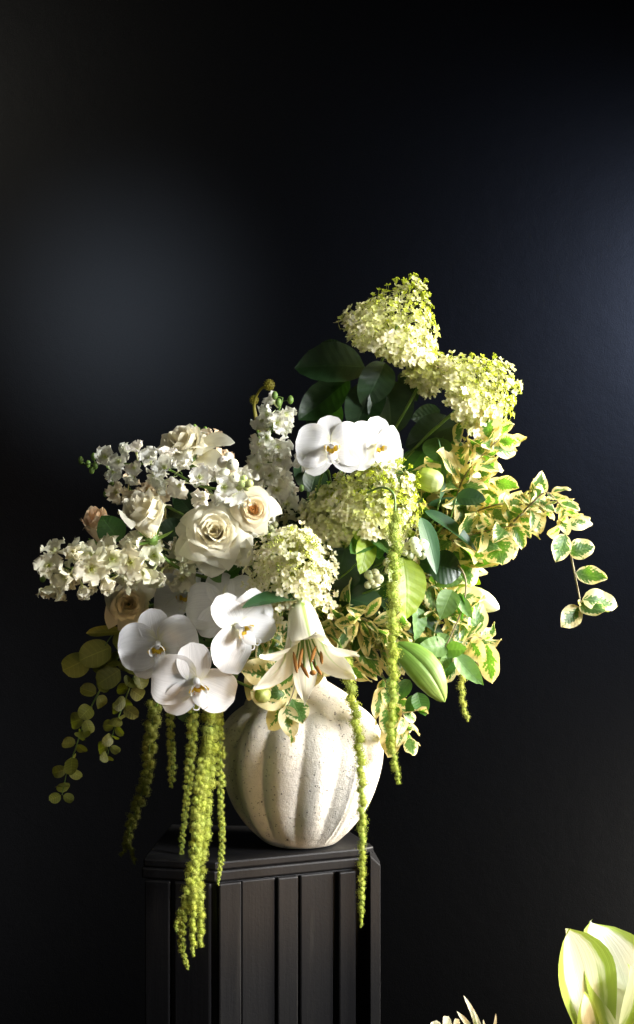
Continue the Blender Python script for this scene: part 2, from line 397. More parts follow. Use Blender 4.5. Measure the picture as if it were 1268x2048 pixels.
b0 = len(V); inn = [(1290, 40), (1330, 37), (1362, 50), (1400, 110), (1500, 148), (1640, 110)]
zt = (len(pp) - 1) * NS; prev = zt
for z, r in inn:
    s = len(V)
    for i in range(NS):
        th = 2 * math.pi * i / NS; V.append(Vector((VX + r * S0 * math.cos(th), YV + r * S0 * math.sin(th), TOP + (1686 - z) * S0)))
    for i in range(NS):
        k = (i + 1) % NS; F.append((prev + i, prev + k, s + k, s + i))
    prev = s
F.append(tuple(prev + i for i in range(NS)))
put(mesh('body', V, F, M_vase), 'body', vase)
MOUTH = W(604, 1290, 0)
def to_mouth(p, back, k=.35, rad=.0022, m=None, parent=None):
    """stem from a flower's back, curving into the vase mouth"""
    a = random.random() * 6.28; rr = .018 * random.random() ** .5
    q = MOUTH + Vector((rr * math.cos(a), rr * math.sin(a), 0)); e = q + Vector((rr * .4 * math.cos(a), rr * .4 * math.sin(a), -.10))
    p = Vector(p); L = (q - p).length; b = Vector(back).normalized()
    pts = []
    c1 = p + b * L * k; c2 = q + Vector((math.cos(a) * .01, math.sin(a) * .01, min(.12, L * .4)))
    for i in range(11):
        t = i / 10; pts.append(p * (1 - t) ** 3 + c1 * 3 * t * (1 - t) ** 2 + c2 * 3 * t * t * (1 - t) + q * t ** 3)
    pts.append(e)
    return put(MB().tube(pts, rad, 7).make('stem', m or M_stem), 'stem', parent)

# ------------------------------------------------------------------ leaves
LV = {
 'broad': [blade(wpow(.27, .62, .80), 8, 14, cup=.5, bend=b, fold=.22, ruffle=.02, ph=p, twist=t).make('leaf', M_leaf) for b, p, t in ((-.5, 0, .2), (-.9, 2, -.3), (.35, 4, .3))],
 'mid': [blade(wpow(.24, .6, .9), 8, 14, cup=.4, bend=b, fold=.25, ruffle=.02, ph=p, twist=t).make('leaf', M_leafmid) for b, p, t in ((-.6, 0, .3), (.5, 2, -.4))],
 'lime': [blade(wpow(.25, .55, .8), 8, 14, cup=.4, bend=b, fold=.15, ruffle=.02, ph=p, twist=t).make('leaf', M_leaflime) for b, p, t in ((-.5, 0, .3), (.4, 2, -.3))],
 'grey': [blade(wpow(.27, .55, .95), 8, 14, cup=.5, bend=b, fold=.25, ruffle=.03, ph=p, twist=t).make('leaf', M_leafgrey) for b, p, t in ((-.6, 0, .3), (.5, 2, -.4))],
 'lance': [blade(wpow(.095, .55, .85), 6, 16, cup=2, bend=b, fold=.3, twist=t).make('leaf', M_lance) for b, t in ((-.6, .3), (-.3, -.5))],
 'var': [blade(wpow(w, .55, .75), 10, 14, cup=c, bend=b, fold=.1, ruffle=.07, rn=r, ph=p, twist=t, wav=.05).make('leaf', M_var)
         for w, c, b, r, p, t in ((.33, .5, -.6, 1.6, 0, .3), (.30, .9, -1.6, 2.2, 2, -.9), (.36, -.4, .8, 1.4, 4, .6), (.28, 1.8, -1.1, 2, 1, 1.3), (.34, .2, .2, 1.8, 3, -.2), (.24, 2.3, 1.7, 1.3, 5, -1.5))],
 'euca': [blade(wpow(.44, .5, .5), 8, 10, cup=c, bend=b, ruffle=.03, rn=1.5, ph=p).make('leaf', M_euca) for c, b, p in ((.25, -.4, 0), (-.5, .5, 2), (.8, .1, 4), (.4, -.9, 1))],
}
def leaf(parent, kind, base, tip, wid=1, nrm=(0, -1, .2), var=None, col=None, label=None):
    if kind == 'broad' and col: col = tuple(c * .68 for c in col)
    me = random.choice(LV[kind]) if var is None else LV[kind][var % len(LV[kind])]
    return put(me, 'leaf', parent, stick(base, tip, nrm, wid), color=col, label=label)
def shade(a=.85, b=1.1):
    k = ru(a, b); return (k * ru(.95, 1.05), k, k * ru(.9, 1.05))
def leafy(name, label, cat, kind, specs, group=None, stem=None, srad=.0016, smat=None, stem_to=True):
    """specs: (x0,y0,d0,x1,y1,d1,width,normal[,variant]) for each leaf; stem: pixel path with depth"""
    b = W(*specs[0][:3]) if not stem else W(*stem[0])
    t = thing(name, label, cat, b, group)
    if stem:
        P = spline([W(*p) for p in stem], 6); n = len(P)
        put(MB().tube(P, [srad * (1.15 - .65 * i / n) for i in range(n)], 7).make('stem', smat or M_stem), 'stem', t)
    for s in specs:
        a, c = W(*s[:3]), W(*s[3:6]); v = s[8] if len(s) > 8 else None
        leaf(t, s[9] if len(s) > 9 else kind, a, c, s[6], s[7] or (ru(-.3, .3), -1, ru(-.1, .4)), v, shade())
    if stem_to and not stem: to_mouth(b, (0, .3, -1), .3, .0014, smat, t)
    return t
def spray(label, kind, path, n, size, wid=1, cat='foliage sprig', name='leafy_sprig', group=None, srad=.0014, smat=None, jit=1.0, start=.1, toward=(.25, -1, .3), droop=0, pair=False, cols=(.8, 1.15), spread=1.0):
    if kind == 'var': n = int(n * 1.35)
    P = spline([W(*p) for p in path], 8); L = plen(P); st = walk(P, L / (n + 1) * .999)
    t = thing(name, label, cat, P[0], group); N_ = len(P)
    put(MB().tube(P, [srad * (1.2 - .7 * i / N_) for i in range(N_)], 7).make('stem', smat or M_twig), 'stem', t)
    ang = rnd() * 6.28; k = 0
    for i, (p, tg) in enumerate(st):
        if i / len(st) < start: continue
        for h in ((0, 1) if pair else (0,)):
            ang += 2.4 if not pair else math.pi
            a = tg.orthogonal().normalized(); e = tg.cross(a); out = a * math.cos(ang) + e * math.sin(ang)
            d = (out * spread + tg * ru(.2, .7) + Vector((ru(-.3, .3), ru(-.3, .3), ru(-.3, .3) - droop)) * jit).normalized()
            Ls = size * (ru(.85, 1.75) if kind == 'var' else 1) * S0 * ru(.75, 1.2) * (1 - .35 * i / len(st))
            nm = Vector(toward) + Vector((ru(-.8, .8), ru(-.4, .4), ru(-.8, .8))) * jit
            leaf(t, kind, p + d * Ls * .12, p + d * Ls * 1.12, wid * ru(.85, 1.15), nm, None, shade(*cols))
        if pair: ang += 1.57
    return t

# ------------------------------------------------------------------ hydrangeas
def floret_mb(ph, cupv, sz=1):
    mb = MB()
    for k in range(4):
        a = k * math.pi / 2 + ph + ru(-.12, .12); pet = blade(wpow(.36, .42, .42), 4, 5, L=ru(.92, 1.08) * sz, cup=.5, bend=cupv + ru(-.25, .25), twist=ru(-.3, .3))
        mb.add(pet, Matrix.Rotation(a, 4, 'Z') @ Matrix.Rotation(ru(0, .25), 4, 'X'))
    mb.ball((0, 0, .05), .11, 6, 4, 1)
    mb.tube([Vector((0, 0, 0)), Vector((0, .05, -.6)), Vector((.05, 0, -1.3))], [.045, .04, .035], 4, 1, False)
    return mb
FLO_MB = [floret_mb(rnd(), c) for c in (.1, .45, .8, -.2, .3, 1.0)]
FLO = [m.make('floret', [M_hyd, M_lime]) for m in FLO_MB]
def budcl_mb():
    mb = MB()
    for i in range(9):
        a = i * 2.4; r = .5 * math.sqrt(i / 9); p = Vector((math.cos(a) * r * 1.5, math.sin(a) * r * 1.5, .5 - r * .7 + ru(-.15, .2)))
        mb.tube([Vector((0, 0, -.9)), p], .035, 3, 0, False); mb.ball(p, ru(.11, .19), 6, 4)
        if i % 3 == 0: mb.add(blade(wpow(.3, .45, .45), 2, 3, L=.45, bend=.5), Matrix.Translation(p) @ Matrix.Rotation(a, 4, 'Z'))
    return mb
BUD_MB = [budcl_mb() for _ in range(4)]; BUD = [m.make('bud_cluster', M_lime) for m in BUD_MB]
LIME, CREAM = (.74, .84, .09), (1.0, .96, .82)
def hydrangea(label, base, tip, rad, n, shape=.6, lime=.6, fl=9.5, bud=.82, limeside=(.5, -.2, .8), loose=0, stemrad=.0026, lsf=.68, cream=None, strays=()):
    cream = cream or CREAM
    b, tp = W(*base), W(*tip); ax = (tp - b); L = ax.length; ax.normalize(); s = sc(base[2]); Rm = rad * s
    t = thing('hydrangea_head', label, 'hydrangea', b, 'hydrangea heads')
    e1 = ax.orthogonal().normalized(); e2 = ax.cross(e1); ls = Vector(limeside).normalized()
    def rp(q): return Rm * min(1, (q + .06) / .22) ** .5 * max(.02, 1 - max(0, q - .15) / .87) ** shape
    inner = MB()
    for lay, cnt in ((1, n), (0, int(n * 1.5))):
        # area-weighted heights
        qs = [i / 200 for i in range(201)]; wts = [rp(q) for q in qs]; tot = sum(wts); acc = 0; H = []
        tgt = [(i + .5) / cnt * tot for i in range(cnt)]; j = 0
        for q, w in zip(qs, wts):
            acc += w
            while j < cnt and tgt[j] <= acc: H.append(q); j += 1
        while len(H) < cnt: H.append(1.0)
        for i, q in enumerate(H):
            a = i * 2.39996 + ru(-.25, .25); rad_ = e1 * math.cos(a) + e2 * math.sin(a)
            r = rp(q) * (ru(.84 - loose, 1.08 + loose * .6) if lay else ru(.62, .92))
            p = b + ax * (q * L) + rad_ * r + ax * ru(-.01, .01)
            nv = (rad_ * (1.15 - .7 * q) + ax * (.25 + 1.1 * q) + Vector((ru(-.45, .45), ru(-.45, .45), ru(-.3, .45)))).normalized()
            lm = max(0, min(1, (q - (1 - lime)) / lime * 1.25)) * .95 + lsf * max(0, nv.dot(ls)) * (q > .25) + ru(-.18, .18)
            lm = max(0, min(1, lm)); c = tuple(cream[k] * (1 - lm) + LIME[k] * lm for k in range(3))
            isb = (q > bud and rnd() < .85) or rnd() < .07 * lm
            sz = fl * s * (1 - .42 * lm) * ru(.85, 1.15)
            if isb: p = p + ax * ru(-.002, .008)
            Mx = frame(p, nv, (0, 0, 1), rnd() * 6.28, sz * (1.3 if isb else 1))
            if lay: put(random.choice(BUD if isb else FLO), 'bud_cluster' if isb else 'floret', t, Mx, color=(tuple(min(1, x * 1.25) for x in c) if isb else c))
            else: inner.add(random.choice(FLO_MB), Mx)
            if lay and i % 3 == 0: inner.tube([b + ax * q * L * .6, p - nv * sz], .0005, 4, 1, False)
    for (x, y, d, f2) in strays:
        p = W(x, y, d); nv = D3(ru(-.3, .5), -1, ru(-.2, .4)); put(random.choice(FLO), 'floret', t, frame(p, nv, None, rnd() * 6, fl * s * f2), color=cream)
        inner.tube(spline([b, b.lerp(p, .6) + Vector((0, .004, -.004)), p - nv * fl * s], 4), .0006, 4, 1, False)
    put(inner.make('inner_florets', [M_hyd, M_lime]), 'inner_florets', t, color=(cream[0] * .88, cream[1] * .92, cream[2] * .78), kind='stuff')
    to_mouth(b + ax * L * .5, -ax, .35, stemrad, None, t)
    return t
hydrangea('tallest hydrangea head, a lime and cream cone above all the other flowers', (768, 708, .0), (834, 566, -.02), 112, 295, .66, .62, 11.5)
hydrangea('lime tipped hydrangea head at the right, just below the tallest one', (915, 815, -.03), (1018, 752, -.05), 100, 295, .40, .62, 11.8, limeside=(.8, -.3, .7))
hydrangea('lime green hydrangea head in the middle, below the two white moth orchids', (745, 1030, -.10), (800, 945, -.15), 98, 295, .5, .85, 11.5, .72, limeside=(.7, -.2, .6))
hydrangea('shaded cream hydrangea head tucked left behind the middle lime one', (668, 1060, -.04), (690, 965, -.08), 74, 240, .5, .3, 11.5, .9)
hydrangea('cream lacecap hydrangea with tiny green buds beside the open lily', (578, 1165, -.15), (592, 1085, -.24), 92, 290, .42, .10, 9.6, .82, limeside=(0, -.5, 1), lsf=0, loose=.14, cream=(1, .95, .88), strays=[(655, 1195, -.2, 1.1), (668, 1210, -.2, 1.0), (650, 1218, -.2, 1.1), (660, 1232, -.19, 1), (672, 1190, -.18, .9), (640, 1205, -.2, 1), (664, 1160, -.17, .9), (668, 1132, -.16, .9), (632, 1190, -.2, 1), (545, 1232, -.17, 1.2), (520, 1222, -.17, 1.2), (560, 1240, -.17, 1.2), (535, 1248, -.16, 1.1), (505, 1210, -.17, 1.2)])
hydrangea('small white hydrangea cluster bridging the two upper hydrangea heads', (838, 772, -.01), (868, 716, -.02), 38, 95, .4, .1, 11.5, .97)

# ------------------------------------------------------------------ roses
def rose(label, c, facing, rad, n=24, opn=1.0, height=1.0, col=(1, 1, 1), inner=(1, .95, .84), roll=0, extra=(), name='rose', stamens=False, group='cream roses'):
    p = W(*c); s = sc(c[2]); Rr = rad * s; t = thing(name, label, 'rose', p, group)
    M = frame(p, facing, (0, 0, 1), roll)
    for i in range(n):
        k = i / (n - 1); phi = i * 2.39996 + ru(-.2, .2)
        rt = Rr * ((.10 + .82 * k ** .95 * (.45 + .55 * opn)) if not stamens else (.35 + .65 * k)); ht = Rr * height * (1.10 - .42 * k ** 1.8 * opn + .05 * (i % 3)) * ru(.95, 1.05)
        if stamens: ht = Rr * (.62 - .45 * k)
        ha = 1.75 - .6 * k; curl = Rr * (.04 + .50 * k ** 1.5) * opn * ru(.7, 1.2); pk = ru(.3, .9); w2 = ru(-1, 1)
        tiltu = ru(-.1, .1); rb = Rr * .10
        def f(u, v):
            w = (.35 + .65 * min(1, v * 2.4) ** .7) * (1 - .38 * max(0, v - .55) ** 1.5 / .3)
            a = phi + u * ha * w
            rr = rb + (rt - rb) * math.sin(min(1, v * 1.25) * math.pi / 2) ** .9 * (.88 + .12 * v)
            z = ht * (v ** .85) * (1 - .20 * u * u * v - .0 * abs(u)) + ht * .05 * max(0, 1 - abs(u) * 3) * v * pk
            cc = max(0, v - .68) / .32
            rr += curl * cc ** 1.8 * (.35 + .65 * abs(u + tiltu * 3) ** 1.0 + .2 * pk); z -= curl * .75 * cc ** 2.2 * (.3 + abs(u))
            rr += Rr * .02 * math.sin(u * 4 + w2 * 4) * v + Rr * .004 * k * math.sin(u * 11 + w2 * 9) * v * v
            rr += Rr * .05 * u * (1 if i % 2 else -1)
            return Vector((rr * math.cos(a), rr * math.sin(a), z - Rr * .45))
        me = MB().grid(12, 11, f).make('petal', M_rose)
        cl = tuple(col[j] * (inner[j] * (1 - k) + k) for j in range(3))
        put(me, 'petal', t, M, color=cl)
    for (ang, ln, wd_, up) in extra:                                   # loose outer petals that point away
        a = R(ang); dv = (M.to_3x3() @ Vector((math.cos(a), math.sin(a), up))).normalized(); nz = M.to_3x3() @ Vector((-.3 * math.cos(a), -.3 * math.sin(a), 1))
        b = M @ Vector((math.cos(a) * Rr * .35, math.sin(a) * Rr * .35, -Rr * .35))
        me = blade(wpow(.5, .55, .72), 10, 12, cup=.9, bend=-.5, ruffle=.05, rn=1.2, ph=ang).make('petal', M_rose)
        put(me, 'petal', t, stick(b, b + dv * ln * s, nz, wd_ * .78), color=col)
    if stamens:
        mb = MB()
        for i in range(46):
            a = i * 2.4; r = Rr * .26 * math.sqrt(i / 46); q = Vector((math.cos(a) * r, math.sin(a) * r, -Rr * .18 + Rr * .25 * rnd()))
            mb.tube([Vector((q.x * .4, q.y * .4, -Rr * .45)), q], Rr * .012, 3, 0, False); mb.ball(q, Rr * .045, 5, 4)
        put(mb.make('stamens', M_orange), 'stamens', t, M)
    mb = MB(); mb.ball((0, 0, -Rr * .5), Rr * .22, 10, 6)
    for i in range(5): mb.add(blade(wpow(.16, .4, .8), 4, 6, L=Rr * .8, bend=.5), Matrix.Translation((0, 0, -Rr * .52)) @ Matrix.Rotation(i * 1.257, 4, 'Z'))
    put(mb.make('calyx', M_stem), 'calyx', t, M)
    to_mouth(p - M.to_3x3() @ Vector((0, 0, Rr * .6)), -(M.to_3x3() @ Vector((0, 0, 1))), .3, .0026, None, t)
    return t
rose('largest cream rose, wide open with a spiral heart, at the centre left', (430, 1068, -.16), D3(.02, -1, .34), 55, 30, 1.0, 1.0, extra=((-38, 78, 1.0, .3), (-150, 72, 1.2, .2), (-95, 66, 1.4, .15), (165, 66, 1.1, .2), (10, 72, .9, .2)))
rose('half open cream rose bud left of the largest rose, seen from its side', (296, 1052, -.20), D3(-.22, -.6, 1), 62, 22, .4, 1.35, extra=(), inner=(1, .95, .84))
rose('cream rose on top with pointed petals, behind the upper larkspur spike', (372, 902, -.09), D3(-.32, -.62, .8), 54, 22, .65, 1.2, extra=((15, 88, .7, .5), (-20, 88, .8, .0)))
rose('small peach rose opened flat to orange stamens, right of the largest rose', (508, 1018, -.17), D3(.15, -1, .15), 36, 17, 1.0, 1.0, (1, .95, .86), (1, .87, .68), stamens=True)
rose('shaded cream spray rose above the eucalyptus and left of the moth orchids', (258, 1208, -.02), D3(.05, -1, .2), 40, 26, .95, .9, (.93, .88, .76), (1, .92, .78))  # shade partly put into the darker petal tint
rose('peach tinted rose bud at the far left behind a green leaf', (198, 1070, -.02), D3(-.15, -.55, 1), 42, 16, .4, 1.6, (1, .86, .74), (1, .8, .66))

# ------------------------------------------------------------------ larkspur
LPET = [blade(wpow(.44, .55, .33), 6, 7, cup=.3, bend=b, ruffle=.22, rn=2.3, ph=p, notch=.24, wav=.1, twist=.2).make('petal', M_lark) for b, p in ((.5, 0), (-.5, 2), (1.1, 4), (.2, 5))]
def lark_core():
    mb = MB()
    mb.tube(spline([Vector((0, 0, .05)), Vector((0, .1, -.4)), Vector((0, .35, -.85))], 5), [.11, .10, .09, .08, .07, .06, .05, .045, .04, .03, .02], 6, 0)
    for i in range(4): mb.add(blade(wpow(.32, .5, .35), 4, 5, L=.42, bend=1.3, cup=.6), Matrix.Rotation(i * 1.571 + .4, 4, 'Z') @ Matrix.Rotation(.5, 4, 'X'))
    mb.ball((0, 0, .14), .09, 6, 4, 1)
    return mb
LCORE = [lark_core().make('floret', [M_lark, M_lime]) for _ in range(2)]
MARK = MB().ball((0, 0, 0), 1, 6, 4, sq=(1, 1, .35)).make('tip_mark', M_dark)
def lark(t, p, face, s, col=(1, 1, 1), openv=None, roll=None):
    M = frame(p, face, (0, 0, 1), rnd() * 6.28 if roll is None else roll, s)
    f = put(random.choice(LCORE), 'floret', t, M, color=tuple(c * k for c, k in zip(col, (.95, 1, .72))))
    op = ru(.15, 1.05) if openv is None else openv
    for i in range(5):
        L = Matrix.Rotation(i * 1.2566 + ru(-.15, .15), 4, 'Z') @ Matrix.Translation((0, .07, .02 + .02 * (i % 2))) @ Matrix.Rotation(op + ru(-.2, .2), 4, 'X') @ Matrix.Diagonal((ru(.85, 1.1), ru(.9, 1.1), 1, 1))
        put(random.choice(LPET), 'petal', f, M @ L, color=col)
def larkspur(label, path, n, rad, fs, col=(1, 1, 1), bias=(0, -.4, .0), buds=4, stem_end=True, group='white larkspur spikes', srad=.0022, taper=.45, dwell=1.0):
    P = spline([W(*p) for p in path], 10); L = plen(P); t = thing('larkspur_spike', label, 'larkspur', P[0], group)
    put(MB().tube(P, [srad * (1.1 - .6 * i / len(P)) for i in range(len(P))], 7).make('stem', M_stem), 'stem', t, color=(1, 1, 1))
    st = walk(P, L / (n + buds) * .999); s = sc(path[0][2]); ang = rnd() * 6; ped_ = MB()
    for i in range(len(st)):
        k = i / len(st); p, tg = st[min(len(st) - 1, int(len(st) * k ** dwell))]; ang += 2.4 + ru(-.3, .3); a = tg.orthogonal().normalized(); e = tg.cross(a)
        out = (a * math.cos(ang) + e * math.sin(ang) + tg * ru(-.1, .5) + Vector(bias)).normalized()
        if i < n:
            r = rad * s * (1 - taper * k) * ru(.75, 1.15); q = p + out * r; face = (out + Vector((ru(-.4, .4), ru(-.5, .1), ru(-.4, .3)))).normalized()
            ped_.tube(spline([p, p + out * r * .5 - Vector((0, 0, .002)), q - face * fs * s * .5], 4), .0007, 5, 0, False)
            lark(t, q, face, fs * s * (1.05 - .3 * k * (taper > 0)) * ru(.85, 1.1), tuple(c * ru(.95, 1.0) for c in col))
        else:
            r = rad * s * .5; q = p + out * r; ped_.tube([p, q], .0006, 4, 0, False); ped_.ball(q, fs * s * .2, 7, 5, 0, (1, 1, 1.4))
    put(ped_.make('flower_stalks', M_stem), 'flower_stalks', t)
    to_mouth(P[0], (P[0] - P[4]), .3, srad, None, t)
    return t
larkspur('upper left white larkspur spike reaching over the half open rose bud', [(520, 1040, -.10), (470, 985, -.15), (400, 972, -.19), (320, 932, -.17), (240, 928, -.13), (160, 928, -.08)], 31, 32, 29, bias=(0, -.8, .1))
larkspur('lower left white larkspur spike, its end cluster furthest left of all flowers', [(400, 1130, -.08), (330, 1118, -.14), (255, 1120, -.18), (185, 1130, -.20), (82, 1143, -.2)], 34, 34, 31, (1, .98, .84), bias=(0, -.5, -.15), buds=1, taper=0, dwell=.75)
larkspur('upright white larkspur spike between the top rose and the moth orchids', [(542, 1040, -.02), (536, 950, -.04), (540, 870, -.06), (560, 815, -.07), (566, 795, -.07)], 30, 34, 32, bias=(0, -.5, 0), buds=2)
larkspur('dim peach tinted larkspur behind the cream rose on top', [(440, 960, .08), (420, 900, .09), (398, 855, .09)], 10, 26, 26, (.8, .66, .52), buds=1)  # dimness is put into the petal tint
larkspur('shaded white larkspur low between small peach rose and middle hydrangea', [(560, 1080, .0), (578, 1020, .0), (590, 975, .0)], 8, 26, 27, (.9, .88, .8), buds=0)  # white petals tinted darker to stand for shade
larkspur('shaded larkspur under the upper left spike, left of rose bud', [(330, 1010, .02), (280, 985, .03), (215, 975, .03)], 10, 26, 27, (.84, .74, .60), bias=(0, -.3, -.3), buds=1)  # shade painted in by a darker, warmer petal tint
larkspur('shaded larkspur below the half open rose bud, above the rear orchid', [(380, 1150, .0), (330, 1110, .0), (290, 1120, .0)], 8, 26, 27, (.9, .84, .7), buds=0)  # petal colour lowered, so part of the shade is painted
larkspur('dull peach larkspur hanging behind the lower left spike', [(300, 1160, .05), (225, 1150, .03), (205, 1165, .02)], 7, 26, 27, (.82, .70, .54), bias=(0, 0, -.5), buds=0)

# ------------------------------------------------------------------ moth orchids
O_PET = [blade(wpow(.60, .42, .36), 14, 14, cup=c, bend=b, ruffle=.08, rn=1.2, wav=.07, ph=p).make('petal', M_orchid) for c, b, p in ((.22, .15, 0), (.30, -.35, 2), (.1, .35, 3.6), (.35, -.1, 5))]
O_SEP = [blade(wpow(.36, .5, .42), 10, 12, cup=.35, bend=b).make('sepal', M_orchid) for b in (-.2, .25)]
def orchid_lip():
    mb = MB()                                                        # column, side lobes, mid lobe, tendrils
    mb.tube(spline([Vector((0, .06, .05)), Vector((0, .03, .16)), Vector((0, -.01, .24))], 4), [.05, .06, .065, .065, .06, .06, .058, .055, .045], 10, 0)
    for sx in (-1, 1):
        mb.add(blade(wpow(.34, .5, .4), 6, 8, L=.36, cup=1.6, bend=.9), Matrix.Translation((sx * .03, -.06, .1)) @ Matrix.Rotation(sx * -1.1, 4, 'Z') @ Matrix.Rotation(.75, 4, 'X'), 0)
        mb.add(blade(wpow(.22, .4, .5), 4, 6, L=.30, cup=1.4, bend=.7), Matrix.Translation((sx * .035, -.07, .135)) @ Matrix.Rotation(sx * -1.25, 4, 'Z') @ Matrix.Rotation(.65, 4, 'X'), 1)
        P = spline([Vector((0, -.36, .30)), Vector((sx * .05, -.42, .33)), Vector((sx * .13, -.38, .36)), Vector((sx * .11, -.31, .37))], 5)
        mb.tube(P, [.014 * (1.2 - i / len(P)) for i in range(len(P))], 5, 0)
    mb.add(blade(wpow(.30, .6, .8), 6, 8, L=.40, cup=-.8, bend=.5), Matrix.Translation((0, -.06, .12)) @ Matrix.Rotation(math.pi, 4, 'Z') @ Matrix.Rotation(.5, 4, 'X'), 0)
    mb.ball((0, -.09, .17), .06, 8, 6, 1, (1.2, 1, .8))
    for i in range(9): mb.ball((ru(-.08, .08), ru(-.17, -.06), .165 + ru(0, .05)), .012, 5, 4, 2)
    return mb
O_LIP = orchid_lip().make('lip', [M_orchid, M_yellow, M_orange])
def orchid(label, c, facing, rad, roll=0, lat=(1.08, 1.08), petals=(1, 1, 1, 1, 1), up=(0, 0, 1), fold=(0, 0), angl=(82, 82), ext=(1, 1), stemdir=None, lw=1.25):
    p = W(*c); s = rad * sc(c[2]); t = thing('moth_orchid', label, 'orchid', p, 'white moth orchids')
    M = frame(p, facing, up, R(roll), s)
    RZ = lambda a: Matrix.Rotation(R(a), 4, 'Z'); RX = lambda a: Matrix.Rotation(R(a), 4, 'X'); RY = lambda a: Matrix.Rotation(R(a), 4, 'Y')
    if petals[0]: put(O_SEP[0], 'sepal', t, M @ RZ(0) @ RX(6) @ Matrix.Diagonal((1.1, .95, 1, 1)))
    if petals[3]: put(O_SEP[0], 'sepal', t, M @ RZ(132) @ RX(4) @ Matrix.Translation((0, 0, -.02)))
    if petals[4]: put(O_SEP[1], 'sepal', t, M @ RZ(-132) @ RX(4) @ Matrix.Translation((0, 0, -.02)))
    if petals[1]: put(random.choice(O_PET), 'petal', t, M @ Matrix.Translation((0, 0, .03)) @ RY(-fold[0]) @ RZ(angl[0]) @ Matrix.Diagonal((1 * lat[0], 1.02 * ext[0], 1, 1)))
    if petals[2]: put(random.choice(O_PET), 'petal', t, M @ Matrix.Translation((0, 0, .035)) @ RY(fold[1]) @ RZ(-angl[1]) @ Matrix.Diagonal((1 * lat[1], 1.02 * ext[1], 1, 1)))
    put(O_LIP, 'lip', t, M @ Matrix.Translation((0, 0, .0)) @ Matrix.Diagonal((lw, lw, lw, 1)))
    back = -(M.to_3x3() @ Vector((0, 0, 1))).normalized() if stemdir is None else Vector(stemdir)
    to_mouth(p, back, .3, .0019, None, t)
    return t
orchid('upper moth orchid facing forward, left of its twin above the middle hydrangea', (662, 896, -.16), D3(.06, -1, .12), 70, 3)
orchid('upper moth orchid on the right of its twin, above the lime hydrangea', (752, 894, -.135), D3(.42, -1, .1), 66, -6, fold=(0, 12))
orchid('small side turned moth orchid peeping out left of the upper pair', (612, 912, -.08), D3(-1, -.25, .1), 44, 0, fold=(-20, 40))
orchid('lower moth orchid at the left of its cluster, above the one hanging lowest', (318, 1290, -.19), D3(-.05, -1, -.12), 80, 12, fold=(0, 0), lat=(1.05, 1))
orchid('lowest moth orchid, its folded right petal touching the vase outline', (392, 1362, -.25), D3(.22, -1, -.3), 88, 8, fold=(0, 22), lat=(1.05, .85), angl=(74, 128), ext=(1, 1.08), petals=(1, 1, 1, 1, 0))
orchid('bright moth orchid turned right, next to the cream lacecap hydrangea', (474, 1254, -.23), D3(.5, -.85, -.12), 84, 38, fold=(-8, 6), lat=(.95, .95), angl=(118, 84), ext=(1.12, 1), petals=(1, 1, 1, 0, 1))
orchid('rear moth orchid half hidden above the bright one turned right', (448, 1212, -.14), D3(.12, -1, .35), 76, 10)
orchid('dim rear moth orchid behind the lower cluster, over the shaded spray rose', (372, 1192, -.06), D3(-.1, -1, .1), 66, 4)

